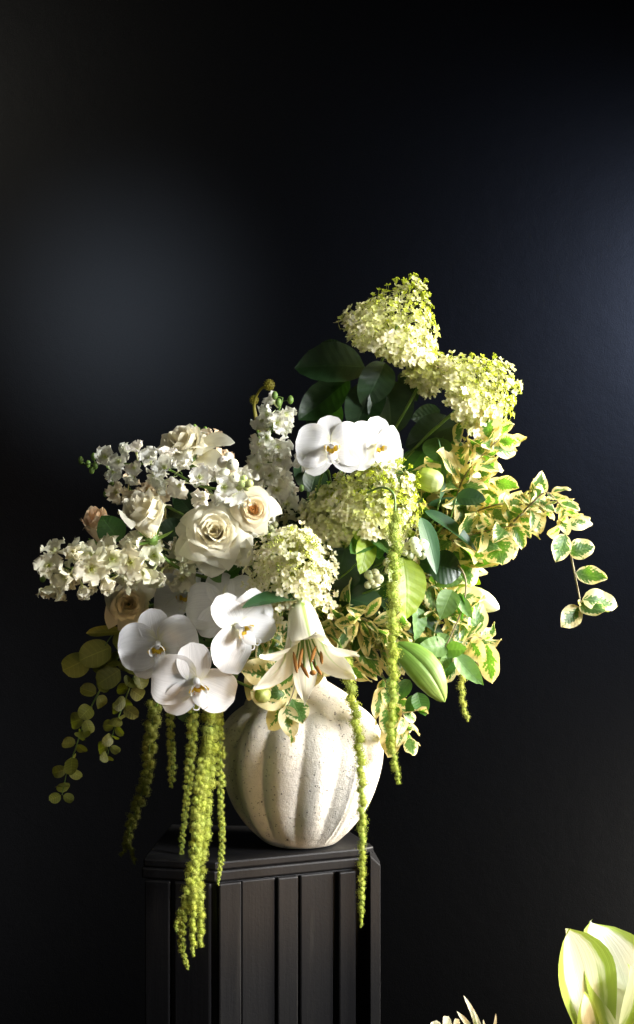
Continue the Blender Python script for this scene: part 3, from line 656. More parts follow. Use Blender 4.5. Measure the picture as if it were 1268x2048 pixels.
# ------------------------------------------------------------------ lily, lily buds
def lily():
    t = thing('open_lily', 'open white trumpet lily drooping in front of the vase neck', 'lily', W(604, 1206, -.20))
    base = W(600, 1202, -.19); ax = (W(618, 1330, -.26) - base).normalized(); s = sc(-.2)
    M = frame(base, ax, (0, -1, .3)); L = 185 * s
    mk = N('lily_tepal'); mk.uv()
    g = mk.noise(mk.uvec(9, 1.5), 1, 4); k = mk.math('MULTIPLY', mk.math('SUBTRACT', 1, mk.step(mk.math('ADD', mk.au, mk.math('MULTIPLY', mk.v, .22)), .10, .26)), .85)
    basec = mk.mix(mk.step(mk.v, 0, .25), (.5, .62, .2), mk.mix(g, (.87, .83, .64), (.88, .85, .72))); col = mk.mix(k, basec, (.36, .55, .08))
    m = mk.finish(col, .42, .25, None, g, .35, .0015, .45)
    for i in range(6):
        a0 = i * math.pi / 3 + .35; inner = i % 2; hw = .66 if inner else .50; curl = ru(.75, 1.2); ph = ru(0, 6); LL = ru(.92, 1.06)
        def f(u, v):
            w = hw * (.45 + .55 * min(1, v * 2)) * (1 - max(0, (v - .52) / .48) ** 1.7)
            R0 = .10 + .23 * v ** 1.3
            cu = max(0, v - .64) / .36
            z = v * LL * 1.0 - .12 * cu ** 2 * curl; rr = (R0 + .28 * cu ** 1.5 * curl) 
            a = a0 + u * w / max(.4, R0 / .32) * 1.0
            rr2 = rr + (.02 * inner) + .02 * math.sin(u * 4 + v * 9 + ph) * v
            # flat across at the recurved tip
            x = rr2 * math.cos(a); y = rr2 * math.sin(a)
            z += .03 * math.cos(u * 3 + ph) * cu
            return Vector((x, y, z)) * L
        put(MB().grid(12, 18, f).make('tepal', m), 'tepal', t, M)
    for i in range(6):
        a = i * 1.047 + .1; r = .13; P = spline([Vector((0, 0, .1)) * L, Vector((math.cos(a) * r * .5, math.sin(a) * r * .5, .5)) * L, Vector((math.cos(a) * r, math.sin(a) * r, .76 + .02 * (i % 3))) * L], 5)
        put(MB().tube(P, .010 * L, 6).make('filament', M_stem), 'filament', t, M)
        e = P[-1]; q = e + Vector((math.cos(a) * .01, math.sin(a) * .01, .01)) * L
        mb = MB(); tdir = Vector((-math.sin(a) * .4, math.cos(a) * .4, 1)).normalized()
        mb.tube([q - tdir * .115 * L, q - tdir * .07 * L, q, q + tdir * .07 * L, q + tdir * .115 * L], [.006 * L, .017 * L, -.0 + .021 * L, .017 * L, .006 * L], 8)
        put(mb.make('anther', M_anther), 'anther', t, M)
    P = spline([Vector((0, 0, .1)) * L, Vector((.01, .02, .6)) * L, Vector((.03, -.02, .92)) * L], 6)
    put(MB().tube(P, .014 * L, 7).make('pistil', M_lilygreen), 'pistil', t, M)
    put(MB().ball(P[-1], .035 * L, 8, 6, 0, (1.1, 1.1, .7)).make('stigma', M_anther), 'stigma', t, M)
    to_mouth(base, (.1, .6, .8), .25, .003, None, t)
lily()
def bud(label, a, b, rad, mat, name='lily_bud', prof=None, ridges=3, bendv=(0, 0, 0), cat='lily bud', color=None, seam=.16, stem=True):
    a, b = W(*a), W(*b); ax = b - a; L = ax.length; ax.normalize(); t = thing(name, label, cat, a); s = S0; e1 = ax.orthogonal().normalized(); e2 = ax.cross(e1)
    prof = prof or [(0, .22), (.06, .5), (.2, .82), (.42, 1), (.62, .98), (.8, .74), (.92, .42), (.985, .16), (1, .02)]
    for j in range(ridges):                                        # each closed tepal is its own shell
        a0 = 2 * math.pi * j / ridges; hw = math.pi / ridges * 1.04
        def f(u, v):
            q = v; k = 0
            while k < len(prof) - 2 and prof[k + 1][0] < q: k += 1
            (q0, r0), (q1, r1) = prof[k], prof[k + 1]; tt = (q - q0) / (q1 - q0); tt = max(0, min(1, tt)); r = (r0 + (r1 - r0) * (tt)) * rad * s
            r *= 1 - seam * abs(u) ** 3 + .05 * math.cos(u * math.pi * 2) * (1 if v < .9 else 0)
            an = a0 + u * hw; bow = Vector(bendv) * math.sin(v * math.pi) * L
            return a + ax * L * v + (e1 * math.cos(an) + e2 * math.sin(an)) * r + bow
        put(MB().grid(14, 26, f).make('tepal', mat), 'tepal', t, color=color)
    if stem: to_mouth(a, -ax, .25, .0024, None, t)
    return t
bud('large closed green lily bud pointing down right beside the hanging amaranth', (792, 1288, -.16), (890, 1404, -.18), 32, M_lilygreen, bendv=(.04, 0, .05), seam=.30)
bud('slim pale yellow lily bud pointing right over the dark wall', (918, 1178, -.06), (999, 1218, -.07), 22, M_lilybud)
bud('egg shaped lime bud beside the middle hydrangea', (832, 950, -.12), (886, 968, -.13), 23, M_lilybud, 'closed_tulip', [(0, .3), (.05, .6), (.18, .88), (.4, 1), (.7, .97), (.88, .75), (.97, .4), (1, .03)], cat='flower bud', color=(.72, .80, .45))
bud('tiny round yellow green bud on a long stem before the vase', (514, 1380, -.20), (538, 1400, -.21), 17, M_lilybud, 'small_bud', [(0, .4), (.1, .8), (.3, 1), (.6, .95), (.85, .6), (1, .05)], cat='flower bud', color=(.7, .78, .35), stem=False)
P = spline([W(440, 1345, -.16), W(478, 1365, -.19), W(514, 1380, -.20)], 8)
put(MB().tube(P + [], .0020, 7).make('stem', M_stem), 'stem', [o for o in bpy.data.objects if o.name.startswith('small_bud')][0])

# ------------------------------------------------------------------ amaranth
def amb(k):
    mb = MB(); n = 210
    for i in range(n):
        z = 1 - 2 * (i + .5) / n; a = i * 2.4; r = math.sqrt(1 - z * z); d = Vector((r * math.cos(a), r * math.sin(a), z))
        q = d * (ru(.66, 1.1) if rnd() < .88 else ru(1.1, 1.4)) * (1 + .18 * math.sin(a * 3 + k)); mb.octa(q, ru(.055, .105), (d + Vector((ru(-.5, .5), ru(-.5, .5), ru(-.5, .5)))).normalized())
    mb.ball((0, 0, 0), .74, 8, 6)
    return mb.make('flower_knot', M_amar, False)
def hue(col):
    k = ru(.8, 1.12); return (col[0] * k * ru(.94, 1.05), col[1] * k, col[2] * k * ru(.7, 1.1))
AM = [amb(k) for k in range(5)]
def amaranth(label, strands, col=(1, 1, 1), top=None):
    p0 = W(*strands[0][0][0]); t = thing('amaranth_tassel', label, 'amaranth', p0, 'hanging green amaranth tassels'); s = S0
    for pts, w0, w1, ring in strands:
        P = spline([W(p[0] + (ru(-3, 3) if 0 < q_ < len(pts) - 1 else 0), p[1], p[2] + ru(-.004, .004)) for q_, p in enumerate(pts)], 10); L = plen(P); put(MB().tube(P, .0011, 5).make('stem', M_stem), 'stem', t)
        x = 0; st = walk(P, .0008); d = 0; i = 0; ph = rnd() * 6
        while d < L:
            k = d / L; w = (w0 + (w1 - w0) * k) * s * (1 - .5 * max(0, k - .93) / .07) * (1 + .10 * math.sin(i * 1.9 + ph) + ru(-.10, .10)); idx = min(len(st) - 1, int(d / .0008)); p, tg = st[idx]
            a = tg.orthogonal().normalized(); e = tg.cross(a); g = i * 2.1 + ph
            if ring == 1:
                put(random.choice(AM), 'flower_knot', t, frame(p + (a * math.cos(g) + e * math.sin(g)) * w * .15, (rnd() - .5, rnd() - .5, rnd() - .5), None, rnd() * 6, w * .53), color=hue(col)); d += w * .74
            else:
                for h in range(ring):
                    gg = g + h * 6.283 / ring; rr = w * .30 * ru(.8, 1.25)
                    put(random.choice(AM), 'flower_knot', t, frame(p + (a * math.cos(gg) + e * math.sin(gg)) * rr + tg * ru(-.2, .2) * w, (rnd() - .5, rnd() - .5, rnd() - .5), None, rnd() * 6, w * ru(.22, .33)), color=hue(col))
                d += w * .34
            i += 1
    if top:
        P = spline([W(*p) for p in top], 8); put(MB().tube(P, .0018, 6).make('stem', M_stem), 'stem', t)
    return t
amaranth('long amaranth strand hanging from the middle hydrangea past the big green lily bud', [([(789, 1035, -.22), (790, 1120, -.225), (788, 1240, -.225), (786, 1380, -.22), (785, 1480, -.22), (798, 1568, -.22)], 26, 14, 1)], (.86, .93, .75), top=[(735, 985, -.17), (765, 975, -.21), (788, 990, -.22), (790, 1040, -.22)])
amaranth('amaranth strand hanging across the right side of the vase to the fluted pedestal', [([(690, 1325, -.20), (700, 1385, -.205), (712, 1440, -.21), (722, 1560, -.21), (722, 1700, -.21), (722, 1855, -.21)], 23, 10, 1)], (.92, .96, .8), top=[(660, 1270, -.12), (680, 1290, -.18), (690, 1330, -.20)])
amaranth('short amaranth tip hanging free at the far right above the bare wall', [([(926, 1335, -.05), (921, 1370, -.05), (926, 1410, -.05), (936, 1442, -.05)], 15, 9, 1), ([(905, 1295, -.05), (935, 1320, -.05), (964, 1342, -.05)], 12, 8, 1)], (1.05, 1.0, 1.0), top=[(860, 1270, .0), (905, 1290, -.05), (926, 1340, -.05)])
amaranth('shortest amaranth strand hanging below the orchids on the left', [([(338, 1385, -.06), (340, 1450, -.06), (341, 1520, -.06), (342, 1576, -.06)], 20, 12, 2)], (.85, .85, .8), top=[(420, 1300, -.02), (350, 1330, -.05), (338, 1390, -.06)])
amaranth('thin amaranth strand left of the thickest bundle, its end curled', [([(388, 1400, -.08), (382, 1480, -.08), (374, 1580, -.08), (362, 1680, -.08), (364, 1732, -.08)], 25, 8, 2)], (.92, .92, .85), top=[(450, 1310, -.02), (400, 1340, -.06), (388, 1410, -.08)])
amaranth('thickest amaranth bundle left of the vase, ending in several fingers', [
    ([(425, 1420, -.17), (418, 1500, -.17), (408, 1600, -.17), (398, 1700, -.17), (390, 1790, -.17)], 34, 26, 3),
    ([(405, 1520, -.19), (394, 1620, -.19), (388, 1700, -.19), (376, 1800, -.19)], 20, 22, 2),
    ([(388, 1760, -.18), (366, 1830, -.18), (364, 1890, -.18), (376, 1940, -.18)], 20, 10, 2),
    ([(388, 1780, -.19), (386, 1850, -.19), (386, 1912, -.19)], 16, 9, 1),
    ([(398, 1780, -.17), (404, 1840, -.17), (400, 1896, -.17)], 17, 10, 1),
    ([(372, 1800, -.16), (356, 1840, -.16), (352, 1865, -.16)], 14, 8, 1)], (.95, .95, .85), top=[(480, 1310, -.08), (440, 1350, -.15), (425, 1430, -.17)])
amaranth('amaranth strand hanging in front of the left edge of the vase', [([(436, 1400, -.15), (440, 1500, -.155), (441, 1600, -.16), (446, 1690, -.16), (436, 1770, -.16)], 19, 9, 2)], top=[(490, 1310, -.08), (450, 1340, -.13), (436, 1410, -.15)])
amaranth('dim amaranth bundle in the shadow between eucalyptus and pedestal', [([(310, 1410, .10), (300, 1480, .10), (288, 1560, .10), (262, 1650, .10), (254, 1690, .10)], 34, 22, 2), ([(256, 1680, .10), (262, 1705, .10), (270, 1730, .10)], 12, 7, 1), ([(250, 1680, .10), (246, 1700, .10), (240, 1712, .10)], 12, 7, 1)], (.42, .40, .32), top=[(430, 1300, .05), (340, 1340, .08), (310, 1420, .10)])  # shadow is painted in: knot colour far darker than the other tassels
amaranth('tiny amaranth tip lying on the shaded left shoulder of the vase', [([(430, 1370, -.10), (448, 1392, -.13), (462, 1410, -.13)], 12, 6, 1)], (.8, .8, .75), top=[(470, 1320, -.05), (440, 1340, -.09), (430, 1372, -.10)])

# ------------------------------------------------------------------ berries
BER = MB().ball((0, 0, 0), 1, 16, 10).make('berry', M_berry)
CAL = MB().ball((0, 0, .97), .15, 6, 4, 0, (1, 1, .6)).make('berry_tip', M_dark)
def berries(label, c, lst, col=(1, 1, 1)):
    t = thing('snowberry_cluster', label, 'snowberries', W(*c), 'snowberry clusters'); b = W(c[0], c[1] + 10, c[2] + .02)
    mb = MB()
    for (x, y, d, r) in lst:
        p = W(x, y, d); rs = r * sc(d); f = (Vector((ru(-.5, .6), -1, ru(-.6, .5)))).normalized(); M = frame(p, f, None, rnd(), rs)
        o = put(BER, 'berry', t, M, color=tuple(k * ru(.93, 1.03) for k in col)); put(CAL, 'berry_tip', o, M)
        mb.tube(spline([b, p.lerp(b, .5) + Vector((0, .004, 0)), p - f * rs * .9], 4), .0006, 5)
    put(mb.make('twig', M_stem), 'twig', t); to_mouth(b, (0, 1, -.5), .3, .0014, None, t)
berries('white snowberries between the top rose and upright larkspur', (455, 930, -.18), [(446, 924, -.21, 12.5), (457, 914, -.2, 10), (465, 929, -.22, 12.5), (449, 947, -.19, 11), (468, 956, -.19, 12), (456, 962, -.18, 10)])
berries('small unripe green snowberries above the small peach rose', (487, 968, -.18), [(484, 968, -.2, 8), (488, 957, -.19, 7), (499, 967, -.2, 8), (478, 975, -.19, 7), (493, 975, -.195, 7.5)], (.66, .80, .36))
berries('bright snowberries right of the long amaranth strand', (830, 1095, -.15), [(828, 1084, -.17, 11), (846, 1090, -.17, 12), (832, 1097, -.185, 11), (814, 1093, -.16, 9), (810, 1105, -.16, 8), (822, 1110, -.16, 9), (838, 1108, -.165, 7), (844, 1112, -.15, 8), (805, 1092, -.15, 8)], (.95, 1, .93))
berries('dim snowberries in the shade under the middle hydrangea', (748, 1160, -.08), [(738, 1150, -.1, 10), (750, 1146, -.1, 9), (757, 1158, -.1, 11), (744, 1164, -.1, 9), (752, 1172, -.1, 9), (778, 1140, -.1, 9), (774, 1125, -.1, 9), (736, 1170, -.1, 8)], (.85, .85, .7))  # berry tint lowered to paint in the shade
berries('shaded snowberries under the small peach rose', (540, 1055, -.08), [(530, 1062, -.1, 8), (541, 1056, -.1, 8), (550, 1049, -.1, 7), (547, 1066, -.1, 8), (535, 1074, -.09, 8), (522, 1072, -.09, 7)], (.62, .66, .42))  # shade is put into the darker berry colour

# ------------------------------------------------------------------ broad dark leaves behind
leafy('hydrangea_leaves', 'dark green leaves under the tallest hydrangea, left side', 'foliage sprig', 'broad', [
    (730, 735, .02, 596, 715, -.02, 1.25, (-.1, -1, .6), 0), (770, 725, -.01, 738, 805, -.05, 1.25, (.2, -1, .1), 1), (690, 700, .05, 640, 690, .05, 1.1, None, 2),
    (755, 765, .0, 700, 855, -.04, 1.25, (-.3, -1, .3), 0), (770, 760, .0, 800, 870, -.03, 1.5, (.3, -1, .3), 1), (690, 765, .04, 600, 850, .03, 1.1, (-.2, -1, .4), 2),
    (700, 760, .06, 620, 800, .06, 1.3, None, 0), (800, 745, .02, 840, 795, .0, 1.0, None, 1), (660, 790, .07, 640, 890, .07, 1.4, None, 2)])
leafy('hydrangea_leaves', 'dark green leaves between upper orchids and right hydrangea', 'foliage sprig', 'broad', [
    (915, 850, .0, 812, 880, -.03, 1.2, (0, -1, .5), 0), (870, 875, -.02, 882, 940, -.05, 1.6, (.1, -1, .2), 1, 'mid'), (905, 870, .0, 898, 935, -.03, 1.5, (.4, -1, .1), 0, 'mid'),
    (850, 900, .03, 800, 960, .02, 1.3, None, 1), (880, 820, .04, 820, 840, .04, 1.2, None, 2)])
leafy('dark_leaves', 'very dark broad leaves right of the cream lacecap hydrangea', 'foliage sprig', 'broad', [
    (690, 1095, -.08, 668, 1200, -.11, 1.5, (.2, -1, .1), 1), (720, 1110, -.06, 700, 1210, -.08, 1.3, (0, -1, .2), 0), (655, 1185, -.08, 790, 1215, -.12, .75, (.1, -1, .5), 0),
    (760, 1200, -.10, 860, 1260, -.13, .6, (0, -1, .6), 1), (560, 1050, -.02, 620, 1020, -.03, 1.7, None, 1), (600, 1060, -.02, 650, 1060, -.03, 1.6, None, 0)])
leafy('lime_leaves', 'yellow green leaves below the middle hydrangea', 'foliage sprig', 'lime', [
    (735, 1075, -.14, 727, 1140, -.18, 1.1, (.3, -1, .2), 0), (745, 1070, -.13, 695, 1120, -.16, 1.2, (0, -1, .3), 1, 'mid'), (745, 1070, -.13, 780, 1095, -.17, 1.2, (.2, -1, .4), 0, 'mid'),
    (750, 1075, -.12, 755, 1130, -.15, 1.3, None, 1, 'mid'), (740, 1065, -.12, 700, 1082, -.15, 1.0, None, 1), (780, 1065, -.12, 830, 1068, -.14, .8, None, 0)])
leafy('lily_leaf', 'single glowing yellow green leaf hanging right of the long amaranth', 'leaf', 'lime', [(806, 1115, -.16, 824, 1232, -.2, 1.35, (.35, -1, -.15), 0)])
leafy('rose_leaf', 'dark pointed leaf between the far left rose bud and half open bud', 'leaf', 'mid', [(240, 1082, -.06, 202, 1030, -.07, 1.9, (.1, -1, .1), 0)])
leafy('lily_leaf', 'long blue green leaf curving over the open lily', 'leaf', 'lance', [(603, 1200, -.20, 490, 1176, -.26, 2.2, (-.25, -.5, 1), 0)])
leafy('lily_leaves', 'long narrow lily leaves fanning right of the middle hydrangea', 'foliage sprig', 'lance', [
    (880, 1000, -.10, 893, 878, -.12, 1.1, (1, -.7, 0), 1), (850, 1022, -.12, 970, 1085, -.14, 1.2, (.1, -1, .8), 0), (842, 1035, -.14, 884, 1142, -.18, 1.8, (.7, -1, .1), 1),
    (855, 1010, -.08, 968, 992, -.10, 1.0, (0, -1, .7), 0), (800, 1115, -.08, 925, 1145, -.10, 1.6, (0, -1, .8), 1), (780, 1190, -.10, 905, 1262, -.13, 1.4, (0, -1, .8), 0), (690, 1225, -.10, 800, 1280, -.12, 1.2, (0, -1, .7), 1)])
leafy('broad_leaves', 'dark oval leaves under the arching variegated branch', 'foliage sprig', 'mid', [
    (912, 996, -.12, 970, 994, -.14, 1.2, (0, -1, .4), 0, 'broad'), (860, 1128, -.12, 924, 1138, -.14, 1.9, (.1, -1, .2), 1, 'broad'),
    (930, 1165, -.07, 928, 1118, -.08, 1.5, None, 0, 'lime'), (935, 1150, -.07, 962, 1172, -.08, 1.1, None, 1, 'lime'), (908, 1165, -.05, 900, 1118, -.06, 1.5, None, 1, 'mid'), (925, 1185, -.08, 918, 1152, -.09, 1.2, None, 0, 'lime')])
leafy('rose_leaves', 'mid green leaves under the largest cream rose', 'foliage sprig', 'mid', [
    (455, 1150, -.12, 412, 1130, -.14, 1.6, (0, -1, .3), 0, 'grey'), (450, 1150, -.12, 490, 1130, -.13, 1.4, (0, -1, .5), 1), (420, 1190, -.08, 440, 1130, -.1, 1.5, None, 0, 'broad'), (330, 1080, -.05, 360, 1030, -.05, 1.6, None, 1, 'broad'),
    (380, 1020, -.06, 350, 985, -.05, 1.6, None, 0, 'broad'), (395, 1010, -.06, 360, 1040, -.05, 1.6, None, 1, 'broad')])
leafy('dark_leaves', 'dark leaves showing between the lower orchids and vase neck', 'foliage sprig', 'broad', [
    (450, 1290, -.08, 470, 1370, -.10, 1.2, (.4, -1, 0), 0, 'mid'), (460, 1300, -.06, 420, 1390, -.07, 1.2, None, 1), (370, 1400, -.05, 385, 1450, -.06, 1.8, None, 1), (300, 1290, .03, 290, 1200, .03, 1.5, None, 0),
    (560, 1280, -.06, 520, 1370, -.05, 1.2, None, 2), (640, 1230, -.04, 720, 1290, -.05, 1.1, None, 1), (500, 1260, -.05, 440, 1340, -.04, 1.2, None, 0)])
# inner filler greenery that the gaps between the flowers show
def filler(label, c, n, spread, size):
    b = W(*c); t = thing('filler_greenery', label, 'foliage sprig', b, 'dark greenery inside the bouquet')
    for i in range(n):
        x, y = c[0] + ru(-1, 1) * spread[0], c[1] + ru(-1, 1) * spread[1]; d = c[2] + ru(-.03, .05); q = W(x, y, d); a = rnd() * 6.28; L = size * S0 * ru(.7, 1.2)
        e = q + Vector((math.cos(a), ru(-.5, .5), math.sin(a))) * L
        leaf(t, random.choice(('broad', 'broad', 'mid')), q, e, ru(1, 1.5), (ru(-.5, .5), -1, ru(-.3, .6)), None, shade(.7, 1.0))
        put(MB().tube(spline([MOUTH, MOUTH.lerp(q, .5) + Vector((0, .02, 0)), q], 5), .0010, 5).make('twig', M_twig), 'twig', t)
filler('dark leaves deep behind the largest cream rose', (400, 1090, .05), 16, (110, 70), 85)
filler('dark leaves deep behind the lower moth orchids', (390, 1260, .05), 14, (80, 70), 80)
filler('dark leaves deep behind the cream lacecap hydrangea', (570, 1120, .03), 18, (80, 90), 85)
filler('dark leaves deep behind the middle lime hydrangea', (710, 1040, .06), 18, (90, 90), 90)
filler('dark leaves deep behind the long amaranth strand', (760, 1200, .04), 16, (90, 60), 85)
filler('dark leaves deep behind the yellow green hanging leaf', (860, 1130, .05), 9, (50, 60), 75)

# ------------------------------------------------------------------ variegated foliage
VG = 'variegated cream edged sprigs'
K = dict(name='variegated_sprig', cat='variegated foliage', group=VG)
spray('variegated branch arching right from the hydrangea, its bare end drooping', 'var', [(850, 1080, -.02), (920, 1040, -.05), (990, 1010, -.08), (1060, 1010, -.09), (1110, 1020, -.09), (1134, 1062, -.09)], 24, 58, .95, start=.12, jit=1, droop=0, **K)
leafy('variegated_leaves', 'end leaves of the drooping variegated twig, furthest right of all', 'variegated foliage', 'var', [
    (1138, 1105, -.09, 1191, 1090, -.10, 1.25, (.1, -1, .3), 0), (1152, 1145, -.09, 1215, 1160, -.10, .95, (.2, -1, .5), 4), (1165, 1198, -.09, 1241, 1206, -.10, 1.0, (.1, -1, .4), 0),
    (1160, 1205, -.09, 1222, 1240, -.11, .9, (0, -1, .6), 2), (1160, 1215, -.09, 1120, 1255, -.10, 1.1, (.2, -1, .1), 4), (1160, 1208, -.09, 1143, 1204, -.10, 1.3, None, 5), (1165, 1200, -.08, 1178, 1222, -.10, 1.2, None, 3)],
    stem=[(1136, 1075, -.09), (1146, 1130, -.09), (1160, 1200, -.09), (1162, 1228, -.09)], srad=.0016, smat=M_twig, group=VG)
spray('upright tuft of variegated leaves under the right hydrangea head', 'var', [(900, 1040, -.04), (925, 960, -.07), (965, 910, -.09), (1010, 868, -.09)], 20, 62, .95, start=.2, **K)
spray('variegated sprig filling between the egg shaped bud and arching branch', 'var', [(840, 1060, .0), (880, 1010, -.03), (930, 985, -.05), (985, 960, -.06)], 22, 66, .95, start=.05, **K)
spray('variegated sprig with wide cream leaves along the lower edge of the branch', 'var', [(850, 1110, -.03), (900, 1085, -.07), (960, 1065, -.10), (1030, 1050, -.10)], 20, 74, 1.05, start=.05, droop=.2, **K)
spray('curly variegated tip in the strongest light, before the branch droops', 'var', [(1020, 1050, -.09), (1060, 1010, -.11), (1090, 985, -.12), (1112, 1000, -.12), (1138, 1030, -.12)], 19, 38, .75, start=.1, jit=1.3, **K)
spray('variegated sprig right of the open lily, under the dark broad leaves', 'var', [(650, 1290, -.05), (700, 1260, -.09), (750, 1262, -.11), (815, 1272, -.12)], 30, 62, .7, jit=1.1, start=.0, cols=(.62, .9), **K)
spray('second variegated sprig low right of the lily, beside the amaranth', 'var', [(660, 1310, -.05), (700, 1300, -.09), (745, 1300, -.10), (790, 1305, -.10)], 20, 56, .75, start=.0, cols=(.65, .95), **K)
spray('variegated sprig around the green jasmine at the right', 'var', [(820, 1280, -.06), (860, 1230, -.08), (895, 1225, -.09), (925, 1240, -.09)], 18, 58, .9, start=.0, **K)
spray('variegated tuft at the far right under the slim pale lily bud', 'var', [(870, 1290, -.05), (920, 1280, -.08), (955, 1275, -.09), (978, 1280, -.09)], 16, 56, .95, start=.3, droop=.2, **K)
spray('variegated sprig dangling right of the vase, its tips just above bare wall', 'var', [(760, 1340, -.06), (790, 1400, -.08), (810, 1440, -.09), (818, 1470, -.09)], 14, 60, .85, start=.1, droop=.5, **K)
leafy('variegated_leaves', 'variegated twig dangling over the front of the vase below the lily', 'variegated foliage', 'var', [
    (578, 1405, -.19, 532, 1460, -.20, 1.0, (-.1, -1, .2), 0), (584, 1398, -.19, 606, 1450, -.21, 1.25, (.3, -1, .1), 4), (572, 1412, -.20, 583, 1475, -.22, .95, (0, -1, .2), 0), (582, 1470, -.21, 586, 1495, -.21, 1.1, (.4, -1, 0), 3),
    (575, 1395, -.19, 488, 1392, -.20, .95, (0, -1, .5), 2), (570, 1390, -.19, 518, 1375, -.21, 1.0, (0, -1, .5), 0), (560, 1350, -.19, 476, 1345, -.21, 1.1, (0, -1, .4), 4), (575, 1340, -.19, 520, 1330, -.2, 1.2, (0, -1, .3), 2), (590, 1345, -.19, 545, 1372, -.2, 1.1, (0, -1, .4), 0)],
    stem=[(590, 1300, -.16), (597, 1330, -.19), (588, 1380, -.20), (574, 1415, -.20)], srad=.0013, smat=M_twig, group=VG)
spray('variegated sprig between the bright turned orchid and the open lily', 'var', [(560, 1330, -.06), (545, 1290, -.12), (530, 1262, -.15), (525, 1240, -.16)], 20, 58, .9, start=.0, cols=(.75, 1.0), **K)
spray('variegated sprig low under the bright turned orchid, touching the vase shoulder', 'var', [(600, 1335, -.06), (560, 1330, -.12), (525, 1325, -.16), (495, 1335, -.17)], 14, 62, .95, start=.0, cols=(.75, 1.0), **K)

spray('dense variegated sprig in shade just right of the egg shaped bud', 'var', [(850, 1070, .02), (890, 1000, .0), (905, 930, -.01), (930, 880, -.02)], 24, 56, .85, start=.05, cols=(.6, .85), **K)  # leaf tones lowered, shade painted into the colour
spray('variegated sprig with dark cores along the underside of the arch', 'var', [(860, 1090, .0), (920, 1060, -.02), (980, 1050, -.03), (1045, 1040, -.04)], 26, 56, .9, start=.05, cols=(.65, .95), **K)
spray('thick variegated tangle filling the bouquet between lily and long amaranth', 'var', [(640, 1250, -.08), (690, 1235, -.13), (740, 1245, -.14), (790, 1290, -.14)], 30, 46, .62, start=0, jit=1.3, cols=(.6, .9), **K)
spray('variegated sprig behind the green lily bud, tips reaching down right', 'var', [(800, 1260, -.04), (840, 1270, -.08), (890, 1300, -.08), (915, 1330, -.08)], 20, 50, .85, start=0, cols=(.7, 1.0), **K)
spray('variegated sprig at the right below the dark oval leaf', 'var', [(830, 1140, -.03), (870, 1160, -.07), (900, 1190, -.08), (930, 1215, -.08)], 16, 54, .9, start=0, cols=(.8, 1.1), **K)

# ------------------------------------------------------------------ jasmine vine and other right hand greenery
leafy('jasmine_vine', 'green jasmine vine with a thin dark stem looping down on the right', 'vine', 'grey', [
    (925, 1155, -.12, 870, 1165, -.13, 1.0, (.1, -1, .6), 0), (905, 1180, -.13, 880, 1236, -.15, 1.3, (-.1, -1, .3), 0), (915, 1190, -.13, 938, 1245, -.14, .8, (.6, -1, 0), 1), (920, 1185, -.13, 930, 1240, -.12, .8, (-.6, -1, 0), 1, 'mid'),
    (895, 1295, -.13, 836, 1292, -.16, 1.1, (0, -1, .5), 0), (890, 1300, -.13, 942, 1302, -.15, 1.15, (.1, -1, .4), 1), (895, 1310, -.12, 878, 1345, -.13, 1.0, None, 0), (910, 1310, -.13, 960, 1380, -.14, .9, (.6, -1, .2), 1),
    (900, 1300, -.12, 868, 1262, -.13, 1.2, (0, -1, .3), 1), (835, 1215, -.13, 840, 1280, -.15, 1.0, (.5, -1, 0), 0), (900, 1320, -.10, 885, 1365, -.12, 1.4, None, 1, 'mid'), (830, 1290, -.12, 860, 1280, -.14, 1.1, None, 0, 'mid'), (870, 1335, -.1, 905, 1310, -.12, 1.3, None, 0, 'mid')],
    stem=[(870, 1105, -.08), (915, 1130, -.12), (932, 1165, -.13), (925, 1215, -.13), (905, 1265, -.13), (885, 1300, -.13), (850, 1325, -.12), (800, 1330, -.08)], srad=.0015, smat=M_twig)
leafy('green_leaves', 'plain green leaves hanging under the big green lily bud', 'foliage sprig', 'mid', [
    (790, 1350, -.10, 775, 1395, -.11, 1.1, (-.3, -1, .1), 0), (835, 1385, -.10, 848, 1440, -.12, 1.3, (.3, -1, .1), 1), (820, 1360, -.09, 790, 1400, -.10, 1.2, None, 0), (830, 1390, -.09, 815, 1435, -.10, 1.1, None, 1)])

# ------------------------------------------------------------------ eucalyptus
KE = dict(name='eucalyptus_branch', cat='eucalyptus', group='eucalyptus branches', pair=True, smat=M_stem)
spray('longest eucalyptus branch, its round leaves ending furthest lower left', 'euca', [(300, 1270, .03), (240, 1310, .02), (200, 1380, .02), (170, 1440, .02), (150, 1500, .02), (135, 1540, .02), (124, 1590, .02)], 13, 42, 1.0, start=.0, jit=.9, cols=(.75, 1.15), spread=.9, **KE)
spray('second eucalyptus branch hanging closer to the amaranth', 'euca', [(330, 1280, .05), (280, 1330, .05), (250, 1400, .05), (228, 1460, .05), (215, 1510, .05)], 12, 40, 1.0, start=.0, jit=.9, cols=(.5, .75), spread=.9, **KE)
leafy('eucalyptus_leaves', 'topmost eucalyptus twig with three large leaves left of the orchids', 'eucalyptus', 'euca', [
    (222, 1295, .0, 158, 1318, -.02, .95, (0, -1, .3), 0), (178, 1315, .0, 125, 1345, -.01, 1.0, (-.2, -1, .2), 1), (245, 1262, .0, 172, 1268, -.01, .35, (0, -1, .4), 2), (240, 1340, .0, 192, 1368, -.01, 1.0, (0, -1, .3), 0), (270, 1250, .0, 235, 1300, .0, .9, None, 1), (285, 1330, .02, 245, 1330, .0, 1.0, None, 2)],
    stem=[(300, 1220, .04), (262, 1240, .02), (225, 1270, .0), (205, 1300, .0)], srad=.0013, group='eucalyptus branches')

